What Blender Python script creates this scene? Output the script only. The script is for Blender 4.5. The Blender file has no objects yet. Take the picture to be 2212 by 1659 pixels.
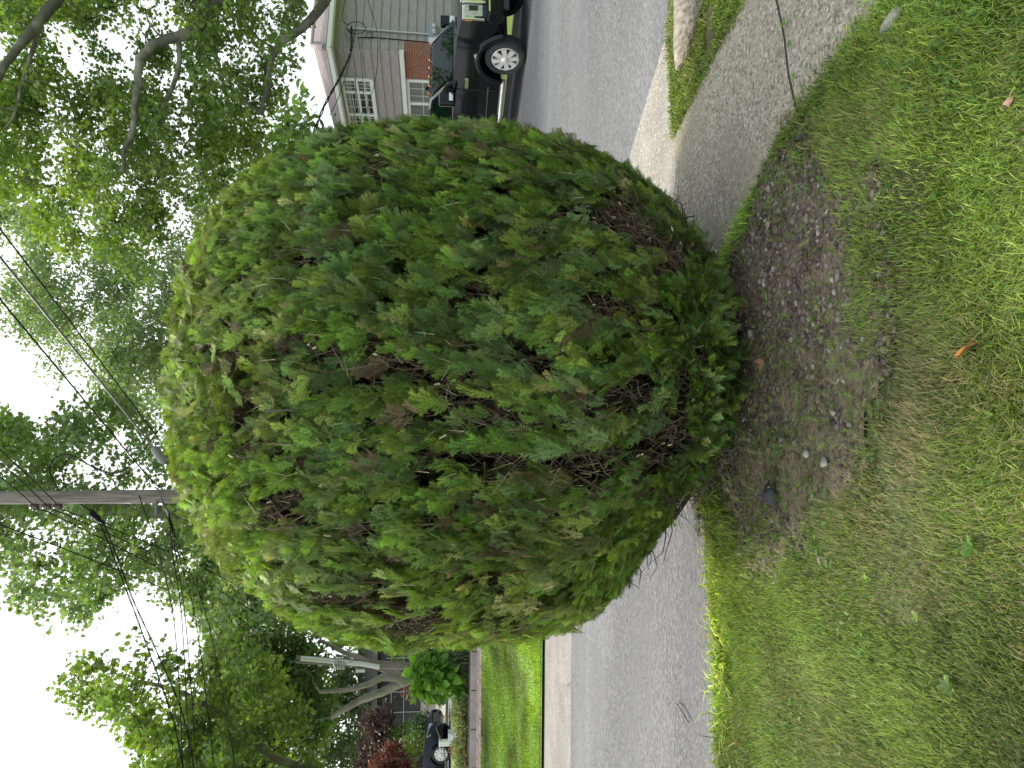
import bpy, math, random
import numpy as np
from mathutils import Vector, Matrix
random.seed(7); rng = np.random.default_rng(7)
S = bpy.context.scene; COL = S.collection
PI = math.pi; R = math.radians

# ------------------------------------------------------------------ camera
FPX, CX, CY = 1540.0, 1106.0, 829.5          # focal length and centre in 2212 x 1659 picture units
PITCH, ROLL, CAMH = R(5.3), 0.008, 1.6
F = np.array([0, math.cos(PITCH), -math.sin(PITCH)])
U0 = np.array([0, math.sin(PITCH), math.cos(PITCH)]); R0 = np.array([1., 0, 0])
RX = R0 + ROLL*U0; UX = U0 - ROLL*R0
RX /= np.linalg.norm(RX); UX /= np.linalg.norm(UX)
CAM = np.array([0, 0, CAMH])
def ray(dx, dy): return FPX*F - (dx-CX)*UX + (CY-dy)*RX
def W(dx, dy, Y):
    d = ray(dx, dy); return CAM + d*(Y/d[1])
def G(dx, dy, z=0.0):
    d = ray(dx, dy); return CAM + d*((z-CAMH)/d[2])
def proj(p):
    p = np.asarray(p) - CAM
    f = p@F; return CX - (p@UX)/f*FPX, CY - (p@RX)/f*FPX
cam = bpy.data.cameras.new('camera'); co = bpy.data.objects.new('camera', cam); COL.objects.link(co)
cam.sensor_width = 36; cam.lens = FPX/2212*36; cam.clip_start = .05; cam.clip_end = 4000
m = Matrix.Identity(4)
for i, c in enumerate((-UX, RX, -F)):
    for j in range(3): m[j][i] = c[j]
m[0][3], m[1][3], m[2][3] = CAM
co.matrix_world = m; S.camera = co

# ------------------------------------------------------------------ light
world = bpy.data.worlds.new('World'); S.world = world; world.use_nodes = True
nt = world.node_tree; nt.nodes.clear()
def N(t, **k):
    n = nt.nodes.new(t)
    for a, b in k.items(): setattr(n, a, b)
    return n
SUN_EL, SUN_AZ = R(52), R(-48)
sky = N('ShaderNodeTexSky', sky_type='NISHITA', sun_disc=False, sun_elevation=SUN_EL, sun_rotation=SUN_AZ, dust_density=3.0, air_density=1.0)
tc = N('ShaderNodeTexCoord'); no = N('ShaderNodeTexNoise'); no.inputs['Scale'].default_value = 1.6; no.inputs['Detail'].default_value = 4
nt.links.new(tc.outputs['Generated'], no.inputs['Vector'])
dot = N('ShaderNodeVectorMath', operation='DOT_PRODUCT'); dot.inputs[1].default_value = (-.75, .2, .45)
nt.links.new(tc.outputs['Generated'], dot.inputs[0])
ad = N('ShaderNodeMath', operation='MULTIPLY_ADD'); ad.inputs[1].default_value = .55
nt.links.new(dot.outputs['Value'], ad.inputs[0]); nt.links.new(no.outputs['Fac'], ad.inputs[2])
rp = N('ShaderNodeMapRange'); rp.inputs['From Min'].default_value = .3; rp.inputs['From Max'].default_value = .72
rp.inputs['To Min'].default_value = 0; rp.inputs['To Max'].default_value = 1.0
nt.links.new(ad.outputs[0], rp.inputs['Value'])
cl = N('ShaderNodeMixRGB'); cl.inputs['Color1'].default_value = (4.1, 5.05, 5.65, 1); cl.inputs['Color2'].default_value = (9.6, 9.7, 9.9, 1)
nt.links.new(rp.outputs[0], cl.inputs['Fac'])
mx = N('ShaderNodeMixRGB'); mx.inputs['Fac'].default_value = .88
nt.links.new(cl.outputs[0], mx.inputs['Color2']); nt.links.new(sky.outputs[0], mx.inputs['Color1'])
bg = N('ShaderNodeBackground'); bg.inputs['Strength'].default_value = .105
out = N('ShaderNodeOutputWorld')
nt.links.new(mx.outputs[0], bg.inputs[0]); nt.links.new(bg.outputs[0], out.inputs[0])
sl = bpy.data.lights.new('sun', 'SUN'); sl.energy = 2.9; sl.angle = R(10); sl.color = (1, .95, .86)
so = bpy.data.objects.new('sun', sl); COL.objects.link(so)
sd = Vector((math.sin(SUN_AZ)*math.cos(SUN_EL), math.cos(SUN_AZ)*math.cos(SUN_EL), math.sin(SUN_EL)))
so.rotation_euler = sd.to_track_quat('Z', 'Y').to_euler(); so.location = (0, 0, 30)
S.view_settings.view_transform = 'Standard'; S.view_settings.look = 'None'
S.view_settings.exposure = .8; S.view_settings.gamma = 1

# ------------------------------------------------------------------ materials
MATS = {}
def newmat(name):
    ma = bpy.data.materials.new(name); ma.use_nodes = True; MATS[name] = ma
    return ma, ma.node_tree, ma.node_tree.nodes['Principled BSDF']
def rgba(c): return (c[0], c[1], c[2], 1)
def pm(name, c1, c2=None, scale=5, rough=.7, bump=0, bscale=None, metal=0, spec=.5, detail=6, lo=.35, hi=.65, stretch=None, speck=None, coat=0):
    """two colours mixed by noise, optional bump and fine specks"""
    ma, t, b = newmat(name); L = t.links
    tc = t.nodes.new('ShaderNodeTexCoord'); vec = tc.outputs['Object']
    if stretch:
        mp = t.nodes.new('ShaderNodeMapping'); mp.inputs['Scale'].default_value = stretch
        L.new(vec, mp.inputs[0]); vec = mp.outputs[0]
    b.inputs['Roughness'].default_value = rough; b.inputs['Metallic'].default_value = metal
    b.inputs['Specular IOR Level'].default_value = spec; b.inputs['Coat Weight'].default_value = coat
    if c2 is None: b.inputs['Base Color'].default_value = rgba(c1)
    else:
        n = t.nodes.new('ShaderNodeTexNoise'); n.inputs['Scale'].default_value = scale; n.inputs['Detail'].default_value = detail
        L.new(vec, n.inputs['Vector'])
        r = t.nodes.new('ShaderNodeMapRange'); r.inputs['From Min'].default_value = lo; r.inputs['From Max'].default_value = hi
        L.new(n.outputs['Fac'], r.inputs['Value'])
        x = t.nodes.new('ShaderNodeMixRGB'); x.inputs['Color1'].default_value = rgba(c1); x.inputs['Color2'].default_value = rgba(c2)
        L.new(r.outputs[0], x.inputs['Fac']); col = x.outputs[0]
        for sp in (speck or []):                       # (scale, colour, threshold)
            v = t.nodes.new('ShaderNodeTexVoronoi'); v.inputs['Scale'].default_value = sp[0]; L.new(vec, v.inputs['Vector'])
            sh = t.nodes.new('ShaderNodeSeparateColor'); L.new(v.outputs['Color'], sh.inputs[0])
            g = t.nodes.new('ShaderNodeMath'); g.operation = 'GREATER_THAN'; g.inputs[1].default_value = sp[2]
            L.new(sh.outputs[0], g.inputs[0])
            gm = t.nodes.new('ShaderNodeMath'); gm.operation = 'MULTIPLY'; gm.inputs[1].default_value = sp[3] if len(sp) > 3 else 1
            L.new(g.outputs[0], gm.inputs[0])
            y = t.nodes.new('ShaderNodeMixRGB'); y.inputs['Color2'].default_value = rgba(sp[1])
            L.new(gm.outputs[0], y.inputs['Fac']); L.new(col, y.inputs['Color1']); col = y.outputs[0]
        L.new(col, b.inputs['Base Color'])
    if bump:
        n2 = t.nodes.new('ShaderNodeTexNoise'); n2.inputs['Scale'].default_value = bscale or scale*4; n2.inputs['Detail'].default_value = 8
        L.new(vec, n2.inputs['Vector'])
        bu = t.nodes.new('ShaderNodeBump'); bu.inputs['Strength'].default_value = bump; bu.inputs['Distance'].default_value = .02
        L.new(n2.outputs['Fac'], bu.inputs['Height']); L.new(bu.outputs[0], b.inputs['Normal'])
    return ma
def vm(name, rough=.55, trans=0., spec=.4, tint=(1, 1, 1)):
    """colour from the Col attribute (each leaf's own hue), with light passing through"""
    ma, t, b = newmat(name); L = t.links
    a = t.nodes.new('ShaderNodeAttribute'); a.attribute_name = 'Col'
    L.new(a.outputs['Color'], b.inputs['Base Color'])
    b.inputs['Roughness'].default_value = rough; b.inputs['Specular IOR Level'].default_value = spec
    if trans:
        tr = t.nodes.new('ShaderNodeBsdfTranslucent'); mu = t.nodes.new('ShaderNodeMixRGB'); mu.blend_type = 'MULTIPLY'; mu.inputs['Fac'].default_value = 1
        mu.inputs['Color2'].default_value = (1.5, 1.6, .6, 1); L.new(a.outputs['Color'], mu.inputs['Color1']); L.new(mu.outputs[0], tr.inputs['Color'])
        mi = t.nodes.new('ShaderNodeMixShader'); mi.inputs[0].default_value = trans
        L.new(b.outputs[0], mi.inputs[1]); L.new(tr.outputs[0], mi.inputs[2]); L.new(mi.outputs[0], t.nodes['Material Output'].inputs[0])
    return ma
def bm_(name, c1, c2, mortar, w, h, ms, rough=.85, bump=.4, rot=None, off=.5):
    ma, t, b = newmat(name); L = t.links
    uv = t.nodes.new('ShaderNodeUVMap')
    br = t.nodes.new('ShaderNodeTexBrick'); br.offset = off
    for k, v in (('Color1', rgba(c1)), ('Color2', rgba(c2)), ('Mortar', rgba(mortar)), ('Scale', 1), ('Mortar Size', ms), ('Brick Width', w), ('Row Height', h), ('Bias', -.1)):
        br.inputs[k].default_value = v
    n = t.nodes.new('ShaderNodeTexNoise'); n.inputs['Scale'].default_value = 9; n.inputs['Detail'].default_value = 8
    L.new(uv.outputs[0], n.inputs['Vector']); L.new(uv.outputs[0], br.inputs['Vector'])
    x = t.nodes.new('ShaderNodeMixRGB'); x.blend_type = 'OVERLAY'; x.inputs['Fac'].default_value = .6
    L.new(br.outputs['Color'], x.inputs['Color1']); L.new(n.outputs['Fac'], x.inputs['Color2']); L.new(x.outputs[0], b.inputs['Base Color'])
    b.inputs['Roughness'].default_value = rough
    bu = t.nodes.new('ShaderNodeBump'); bu.inputs['Strength'].default_value = bump; bu.inputs['Distance'].default_value = .01; bu.invert = True
    L.new(br.outputs['Fac'], bu.inputs['Height']); L.new(bu.outputs[0], b.inputs['Normal'])
    return ma

M_asphalt = pm('asphalt', (.135, .135, .138), (.215, .215, .215), .35, .9, .9, 90, lo=.38, hi=.6, stretch=(.45, 1.4, 1), speck=[(95, (.36, .36, .36), .82, .6), (80, (.05, .05, .055), .82, .6), (1.4, (.16, .16, .165), .7, .35)])
M_conc = pm('pale_concrete', (.26, .24, .205), (.34, .315, .27), 2.2, .9, .4, 60, speck=[(60, (.2, .185, .16), .8, .5), (90, (.6, .57, .5), .86, .6)])
M_aggr = pm('aggregate_concrete', (.33, .295, .225), (.46, .415, .315), 1.3, .85, .6, 110, speck=[(80, (.13, .11, .085), .72, .7), (66, (.62, .57, .46), .82, .75), (130, (.36, .28, .19), .85, .7), (2.2, (.36, .31, .22), .7, .4)])
M_lawn = pm('lawn_earth', (.05, .085, .02), (.09, .085, .035), 3, .95, .8, 30)
M_lawn2 = pm('clipped_lawn', (.15, .24, .035), (.21, .28, .05), .8, .95, 1, 60, speck=[(30, (.2, .27, .06), .7, .6), (40, (.07, .13, .02), .75, .6)])
M_soil = pm('bare_soil', (.14, .108, .075), (.23, .18, .125), 5, .95, 1, 45, speck=[(60, (.06, .045, .035), .7, .6), (75, (.27, .25, .15), .8, .6), (45, (.16, .2, .07), .88, .6)])
M_wood = pm('weathered_wood', (.16, .135, .115), (.3, .265, .23), 3, .9, .8, 14, stretch=(9, 9, .7))
M_bark = pm('bark', (.13, .115, .09), (.28, .26, .21), 3.5, .9, .8, 12, stretch=(1, 1, .5))
M_barkpale = pm('mottled_bark', (.1, .095, .075), (.26, .245, .2), 2.5, .85, .5, 9, lo=.45, hi=.62)
M_cedar = vm('cedar_branch', .9)
M_black = pm('black_cable', (.012, .012, .013), rough=.9, spec=.1)
M_greycable = pm('grey_cable', (.12, .125, .13), rough=.45)
M_porc = pm('brown_porcelain', (.09, .05, .04), rough=.25)
M_galv = pm('galvanised_steel', (.42, .44, .46), (.5, .52, .54), 8, .45, metal=.7)
M_white = pm('white_paint', (.74, .75, .75), (.8, .81, .81), 3, .5)
M_whiteplastic = pm('white_plastic', (.78, .8, .82), (.7, .72, .74), 3, .35)
M_siding = pm('vinyl_siding', (.31, .285, .285), (.38, .35, .35), 3.0, .7, .35, 30, stretch=(1, 1, 6))
M_soffit = pm('soffit', (.5, .48, .46), rough=.7)
M_glass = pm('dark_window_glass', (.02, .028, .026), (.05, .06, .055), 2, .06, spec=.8)
M_paleglass = pm('curtained_glass', (.14, .15, .145), (.27, .27, .25), 3, .12, spec=.7, stretch=(1, 1, .2))
M_brick = bm_('red_brick', (.3, .085, .05), (.2, .1, .07), (.3, .24, .2), .21, .075, .008)
M_shingle = bm_('roof_shingles', (.3, .25, .235), (.2, .165, .16), (.13, .11, .105), .3, .14, .008)
M_paver = bm_('pink_pavers', (.42, .29, .26), (.5, .37, .33), (.2, .15, .13), .4, .22, .015)
M_block = bm_('grey_kerb_blocks', (.3, .29, .28), (.38, .37, .35), (.08, .08, .075), .9, .4, .018)
M_paint = pm('black_car_paint', (.004, .005, .008), rough=.12, spec=.5, coat=.12)
M_paintgrey = pm('wheel_arch_plastic', (.02, .021, .022), rough=.55)
M_navy = pm('navy_car_paint', (.005, .008, .022), rough=.15, spec=.5, coat=.1)
for m_, v_ in ((M_paint, 1.33), (M_navy, 1.33)): m_.node_tree.nodes['Principled BSDF'].inputs['IOR'].default_value = v_
M_chrome = pm('chrome', (.75, .76, .77), rough=.1, metal=1)
M_alloy = pm('alloy', (.72, .71, .69), rough=.35, metal=.5)
M_tyre = pm('tyre_rubber', (.022, .022, .023), (.035, .035, .036), 8, .85)
M_carglass = pm('car_glass', (.003, .009, .006), rough=.04, spec=.18)
M_carglass.node_tree.nodes['Principled BSDF'].inputs['IOR'].default_value = 1.22; M_carglass.node_tree.nodes['Principled BSDF'].inputs['Specular IOR Level'].default_value = .5
M_amber = pm('amber_lens', (.55, .15, .03), (.7, .26, .05), 30, .15)
M_lens = pm('clear_lens', (.35, .37, .36), (.62, .64, .63), 18, .08, metal=.4)
M_blackgrille = pm('grille_mesh', (.01, .01, .01), rough=.4)
M_rock = pm('pale_rock', (.3, .28, .24), (.48, .46, .4), 14, .85, .6, 40)
M_darkrock = pm('dark_rock', (.035, .035, .038), (.09, .09, .095), 14, .85, .8, 40)
M_gravel = vm('gravel_stone', .85)
M_grass = vm('grass_blades', .6, .25)
M_leaf = vm('tree_leaves', .5, .4, .45)
M_cedarleaf = vm('cedar_sprays', .6, .22, .3)
M_deadleaf = vm('dry_leaf', .7, .2)
M_garage = pm('dark_garage_panel', (.02, .022, .026), (.045, .045, .05), 4, .35)
M_dirtmulch = pm('mulch', (.14, .1, .07), (.22, .17, .12), 7, .95, .8, 40)

# ------------------------------------------------------------------ mesh helpers
def link(name, me, mat, parent=None):
    o = bpy.data.objects.new(name, me); COL.objects.link(o)
    if mat: me.materials.append(mat)
    if parent: o.parent = parent
    return o
def np_mesh(name, V, Fc, mat, parent=None, col=None, smooth=False):
    V = np.asarray(V, np.float32).reshape(-1, 3); Fc = np.asarray(Fc, np.int32); k = Fc.shape[1]; n = Fc.shape[0]
    me = bpy.data.meshes.new(name); me.vertices.add(len(V)); me.vertices.foreach_set('co', V.ravel())
    me.loops.add(n*k); me.loops.foreach_set('vertex_index', Fc.ravel()); me.polygons.add(n)
    me.polygons.foreach_set('loop_start', np.arange(0, n*k, k, dtype=np.int32))
    me.polygons.foreach_set('loop_total', np.full(n, k, np.int32))
    if smooth: me.polygons.foreach_set('use_smooth', np.ones(n, bool))
    me.update(calc_edges=True)
    if col is not None:
        a = me.color_attributes.new('Col', 'FLOAT_COLOR', 'POINT')
        c = np.ones((len(V), 4), np.float32); c[:, :3] = col; a.data.foreach_set('color', c.ravel())
    return link(name, me, mat, parent)
class MB:
    """collects shapes and links them as one mesh; M is a 4x4 placement"""
    def __init__(s, M=None): s.v = []; s.f = []; s.sm = []; s.c = []; s.M = M; s.cc = (1, 1, 1); s.uv = {}
    def add(s, vs, fs, smooth=False):
        b = len(s.v); s.v += [tuple(float(q) for q in v) for v in vs]; s.f += [tuple(b+i for i in f) for f in fs]
        s.sm += [smooth]*len(fs); s.c += [s.cc]*len(vs)
    def quad(s, a, b, c, d): s.add([a, b, c, d], [(0, 1, 2, 3)])
    def box(s, a, b):
        x0, y0, z0 = a; x1, y1, z1 = b
        s.add([(x0, y0, z0), (x1, y0, z0), (x1, y1, z0), (x0, y1, z0), (x0, y0, z1), (x1, y0, z1), (x1, y1, z1), (x0, y1, z1)],
              [(0, 3, 2, 1), (4, 5, 6, 7), (0, 1, 5, 4), (1, 2, 6, 5), (2, 3, 7, 6), (3, 0, 4, 7)])
    def obox(s, o, ax, ay, az):
        """box from corner o along three vectors"""
        o, ax, ay, az = (np.asarray(q, float) for q in (o, ax, ay, az))
        s.add([o, o+ax, o+ax+ay, o+ay, o+az, o+ax+az, o+ax+ay+az, o+ay+az],
              [(0, 3, 2, 1), (4, 5, 6, 7), (0, 1, 5, 4), (1, 2, 6, 5), (2, 3, 7, 6), (3, 0, 4, 7)])
    def prism(s, prof, y0, y1, w=None):
        """side profile (x, z) extruded along y; w(x, z) scales the half width"""
        n = len(prof)
        f = w or (lambda x, z: 1)
        vs = [(x, y0*f(x, z), z) for x, z in prof]+[(x, y1*f(x, z), z) for x, z in prof]
        fs = [tuple(range(n)), tuple(range(2*n-1, n-1, -1))]+[(i, i+n, (i+1) % n+n, (i+1) % n) for i in range(n)]
        s.add(vs, fs)
    def tube(s, pts, rad, k=8, cap=True):
        pts = [np.asarray(p, float) for p in pts]; n = len(pts)
        if not hasattr(rad, '__len__'): rad = [rad]*n
        vs = []; up = None
        for i, p in enumerate(pts):
            t = pts[min(i+1, n-1)]-pts[max(i-1, 0)]; t = t/(np.linalg.norm(t)+1e-9)
            if up is None: up = np.array([0, 0, 1.]) if abs(t[2]) < .9 else np.array([1., 0, 0])
            a = np.cross(t, up); a /= np.linalg.norm(a)+1e-9; b = np.cross(a, t); up = b
            for j in range(k):
                q = 2*PI*j/k; vs.append(p+rad[i]*(math.cos(q)*a+math.sin(q)*b))
        fs = [(i*k+j, i*k+(j+1) % k, (i+1)*k+(j+1) % k, (i+1)*k+j) for i in range(n-1) for j in range(k)]
        s.add(vs, fs, True)
        if cap: s.add(vs[:k], [tuple(range(k))[::-1]]); s.add(vs[-k:], [tuple(range(k))])
    def lathe(s, c, ax, prof, k=24):
        """profile of (radius, along) about axis ax"""
        ax = np.asarray(ax, float); ax /= np.linalg.norm(ax); h = np.array([0, 0, 1.]) if abs(ax[2]) < .9 else np.array([1., 0, 0])
        a = np.cross(ax, h); a /= np.linalg.norm(a); b = np.cross(ax, a); vs = []
        for r, t in prof:
            for j in range(k):
                q = 2*PI*j/k; vs.append(np.asarray(c)+ax*t+r*(math.cos(q)*a+math.sin(q)*b))
        n = len(prof); s.add(vs, [(i*k+j, (i+1)*k+j, (i+1)*k+(j+1) % k, i*k+(j+1) % k) for i in range(n-1) for j in range(k)], True)
    def build(s, name, mat, parent=None, bevel=0, col=False, recalc=True):
        me = bpy.data.meshes.new(name)
        vs = s.v if s.M is None else [tuple(s.M @ Vector(v)) for v in s.v]
        me.from_pydata(vs, [], s.f); me.polygons.foreach_set('use_smooth', s.sm)
        if s.uv:
            ul = me.uv_layers.new(name='UVMap')
            for p in me.polygons:
                if p.index in s.uv:
                    for li, q in zip(p.loop_indices, s.uv[p.index]): ul.data[li].uv = q
        if col:
            a = me.color_attributes.new('Col', 'FLOAT_COLOR', 'POINT')
            a.data.foreach_set('color', [q for c in s.c for q in (c[0], c[1], c[2], 1)])
        me.update(); o = link(name, me, mat, parent)
        if recalc:
            import bmesh
            b = bmesh.new(); b.from_mesh(me); bmesh.ops.recalc_face_normals(b, faces=b.faces); b.to_mesh(me); b.free()
        if bevel:
            bv = o.modifiers.new('bevel', 'BEVEL'); bv.width = bevel; bv.segments = 2; bv.limit_method = 'ANGLE'
        return o
def tag(o, label=None, cat=None, group=None, kind=None):
    if label: o['label'] = label
    if cat: o['category'] = cat
    if group: o['group'] = group
    if kind: o['kind'] = kind
    return o
def empty(name, label, cat, loc=(0, 0, 0), group=None):
    o = bpy.data.objects.new(name, None); COL.objects.link(o); o.location = loc; o.empty_display_size = .2
    return tag(o, label, cat, group)
def under(root, o):
    """parent o (built in world coordinates) to the thing"""
    o.parent = root; o.matrix_parent_inverse = Matrix.Translation(root.location).inverted(); return o
def uvquad(mb, a, b, c, d, su=1, sv=1, u0=0):
    a, b, c, d = (np.asarray(q, float) for q in (a, b, c, d))
    mb.add([a, b, c, d], [(0, 1, 2, 3)]); w = np.linalg.norm(b-a); h = np.linalg.norm(d-a)
    mb.uv[len(mb.f)-1] = [(u0, 0), (u0+w*su, 0), (u0+w*su, h*sv), (u0, h*sv)]

# cheap smooth 3D noise, vectorised
_perm = rng.random((32, 32, 32))
def vnoise(p):
    p = np.asarray(p, float); i = np.floor(p).astype(int); f = p-i; f = f*f*(3-2*f); r = 0
    for a in (0, 1):
        for b in (0, 1):
            for c in (0, 1):
                w = (f[:, 0] if a else 1-f[:, 0])*(f[:, 1] if b else 1-f[:, 1])*(f[:, 2] if c else 1-f[:, 2])
                r = r+w*_perm[(i[:, 0]+a) % 32, (i[:, 1]+b) % 32, (i[:, 2]+c) % 32]
    return r
def fbm(p): return .6*vnoise(p)+.28*vnoise(p*2.1+7)+.12*vnoise(p*4.3+3)
def inpoly(x, y, poly):
    x = np.asarray(x, float); y = np.asarray(y, float); r = np.zeros(x.shape, bool); n = len(poly)
    for i in range(n):
        x0, y0 = poly[i][0], poly[i][1]; x1, y1 = poly[(i+1) % n][0], poly[(i+1) % n][1]
        if y0 == y1: continue
        r ^= ((y0 > y) != (y1 > y)) & (x < (x1-x0)*(y-y0)/(y1-y0)+x0)
    return r
def unit(v): return v/(np.linalg.norm(v, axis=-1, keepdims=True)+1e-9)
def rand_unit(n): return unit(rng.normal(size=(n, 3)))
def frames(d, nrm):
    """rotation matrices with y along d and z near nrm"""
    d = unit(d); x = unit(np.cross(d, nrm)); z = np.cross(x, d); return np.stack([x, d, z], axis=-1)
def scatter(tmpl, pos, rot, sc):
    """template (k verts, 3) copied n times -> (n*k, 3)"""
    return (np.einsum('nij,kj->nki', rot, tmpl)*sc[:, None, None]+pos[:, None, :]).reshape(-1, 3)

# ------------------------------------------------------------------ terrain
def zrow(Y, dx): return W(dx, 1530, Y)[2]
KY = [8.9, 11.1, 16.0, 16.5, 18.5, 22.5, 23.2, 27.0, 30.0, 33.0, 38.0, 42.0, 60.0, 150.0]
KZ = [0, .03, zrow(16.0, 1043), zrow(16.5, 1031), zrow(18.5, 1008), zrow(22.5, 987), zrow(23.2, 982), zrow(27, 970)-.02, zrow(30, 962), zrow(33, 951), zrow(38, 927), zrow(42, 908), zrow(42, 908)+1, zrow(42, 908)+2]
def L1x(Y): return 2.2-.383*(Y-5.5)
def L2x(Y): return 8.7-.383*(Y-15.5)
def hgt(X, Y):
    if Y <= 8.9: return 0.
    b = min(1, max(0, (L1x(Y)-.3-X)/3.0)); return float(np.interp(Y, KY, KZ))*b
YS = [-60, -10, 0, 2, 4, 6, 8.9]+KY[1:]+[400, 2500]
CS = [-2500, -300, -100, -60, -40, -25, -16, -10, -6, -3.3, -.3, 0, 3, 8, 12, 30, 100, 400, 2500]
def sheet(name, Y0, Y1, c0, c1, off, mat, uv=False, kind='structure', parent=None):
    """a strip of the terrain between two depths, c = distance across from the street's near kerb line"""
    ys = sorted({Y0, Y1} | {y for y in YS if Y0 < y < Y1}); cs = sorted({c0, c1} | {c for c in CS if c0 < c < c1})
    mb = MB(); g = [[(L1x(y)+c, y, hgt(L1x(y)+c, y)+off) for c in cs] for y in ys]
    for i in range(len(ys)-1):
        for j in range(len(cs)-1):
            q = [g[i][j], g[i][j+1], g[i+1][j+1], g[i+1][j]]; mb.add(q, [(0, 1, 2, 3)])
            if uv: mb.uv[len(mb.f)-1] = [(p[0], p[1]) for p in q]
    o = mb.build(name, mat, parent)
    if kind: tag(o, kind=kind)
    return o
sheet('ground', -60, 2500, -2500, 2500, -.035, M_lawn2)
def flat(name, pts, z, mat, sub=0):
    mb = MB(); mb.add([(p[0], p[1], z) for p in pts], [tuple(range(len(pts)))]); return tag(mb.build(name, mat), kind='structure')
# road: the side street on the left and the street running off behind the shrub
pB = [G(1590, 2600)[:2], G(1560, 1659)[:2], G(1538, 1200)[:2], G(1530, 1000)[:2], G(1500, 700)[:2], G(1455, 420)[:2]]
road = [(-60, 8.9), (-60, pB[0][1]), tuple(pB[0]), tuple(pB[1]), tuple(pB[2]), tuple(pB[3]), tuple(pB[4]), (1.3, 4.9), (L1x(4.2), 4.2), (L1x(-6), -6), (L2x(-6)+0, -6), (L2x(58), 58), (L1x(58), 58), (L1x(9.7)-.1, 9.7), (L1x(8.9)-1.2, 8.9)]
flat('road', road, -.012, M_asphalt)

# far side of the left street: apron strip, clipped lawn, pavers, block kerb, planting bed, lawns, second street
sheet('gutter_strip', 8.9, 11.05, -60, -1.2, -.010, pm('pinkish_concrete', (.2, .185, .17), (.27, .25, .23), 2.2, .9, .4, 60, speck=[(60, (.16, .145, .13), .75, .5), (50, (.4, .37, .33), .8, .5), (1.5, (.17, .16, .145), .7, .4)]))
sheet('clipped_lawn', 11.1, 16.0, -60, -.9, .03, M_lawn2)
sheet('paver_path', 16.0, 16.5, -60, -.6, .02, M_paver, uv=True)
sheet('planting_bed', 16.72, 18.6, -60, -.8, .12, M_dirtmulch)
sheet('back_lawn', 18.6, 22.8, -60, -.8, .13, M_lawn2)
sheet('back_street', 23.2, 27.6, -60, 2, .02, M_asphalt)
sheet('verge', 27.9, 30.0, -60, 0, .03, M_lawn2)
sheet('far_pavement', 30.0, 31.6, -60, 0, .035, M_conc)
sheet('far_lawn', 31.6, 41.5, -60, 0, .03, M_lawn2)
# driveway crossing the far verge and lawn towards the garage
dv = MB()
def dq(y0, y1, a0, b0, a1, b1, off=.06):
    dv.add([(a0, y0, hgt(a0, y0)+off), (b0, y0, hgt(b0, y0)+off), (b1, y1, hgt(b1, y1)+off), (a1, y1, hgt(a1, y1)+off)], [(0, 1, 2, 3)])
xs = lambda dy, Y: W(950, dy, Y)[0]
prev = None
for Y, ya, yb in ((27.7, 1445, 1540), (30, 1440, 1548), (33, 1440, 1562), (38, 1445, 1575), (41.4, 1450, 1590)):
    cur = (Y, xs(yb, Y), xs(ya, Y))
    if prev: dq(prev[0], Y, prev[1], prev[2], cur[1], cur[2])
    prev = cur
tag(dv.build('driveway', M_conc), kind='structure')
# kerb blocks as a low wall
mb = MB()
x = -26.0
ys0, ys1 = 16.5, 16.74
while x < L1x(16.5)-.9:
    z = hgt(x+.4, 16.5); mb.box((x+.012, ys0, z-.3), (x+.888, ys1, z+.155)); x += .9
tag(mb.build('kerb_wall', pm('kerb_block_stone', (.26, .25, .24), (.38, .37, .35), 3, .9, .6, 30), bevel=.012), 'low wall of long grey stone blocks between the pink pavers and the planting bed', 'kerb wall')
mb = MB(); mb.obox((-40, 22.85, hgt(-20, 22.85)-.1), (34, 0, 0), (0, .3, 0), (0, 0, .2)); mb.obox((-40, 27.6, hgt(-20, 27.6)-.1), (33, 0, 0), (0, .25, 0), (0, 0, .22))
tag(mb.build('back_street_kerb', M_conc), kind='structure')
# lawn kerb at the clipped lawn's foot
mb = MB(); mb.obox((-40, 11.05, -.07), (40+L1x(11)-1.0, 0, 0), (0, .07, 0), (0, 0, .09)); tag(mb.build('lawn_edge', M_lawn), kind='structure')

mb = MB(); a, b = W(1182, 1500, 11.0), W(1237, 1478, 8.95); q = -.006; mb.quad((a[0], 11.0, q), (a[0]+.035, 11.0, q), (b[0]+.03, 8.92, q), (b[0], 8.92, q))
for i in range(1, 8): mb.quad((a[0]-3.1*i, 11.0, q), (a[0]-3.1*i+.02, 11.0, q), (a[0]-3.1*i+.02, 8.92, q), (a[0]-3.1*i, 8.92, q))
tag(mb.build('strip_joint', M_dirtmulch), kind='structure')
# right side: kerb, verge and pavement behind the truck
dirA = np.array([-.358, .934, 0]); nrmA = np.array([.934, .358, 0])
def along(p, t, s=0): return np.array([p[0], p[1], 0])+dirA*t+nrmA*s
KP = (8.7, 15.5)
mb = MB(); a = along(KP, -30); mb.obox((a[0], a[1], -.05), dirA*90, nrmA*.16, (0, 0, .17)); tag(mb.build('kerb', M_conc), kind='structure')
mb = MB(); a = along(KP, -30, .16); mb.obox((a[0], a[1], -.05), dirA*90, nrmA*1.7, (0, 0, .15)); tag(mb.build('street_verge', M_lawn2), kind='structure')
mb = MB(); a = along(KP, -30, 1.86); mb.obox((a[0], a[1], -.05), dirA*90, nrmA*1.3, (0, 0, .165)); tag(mb.build('far_sidewalk', M_conc), kind='structure')
mb = MB(); a = along(KP, -30, 3.16); mb.obox((a[0], a[1], -.05), dirA*90, nrmA*40, (0, 0, .15)); tag(mb.build('house_yard', M_lawn2), kind='structure')

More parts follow.
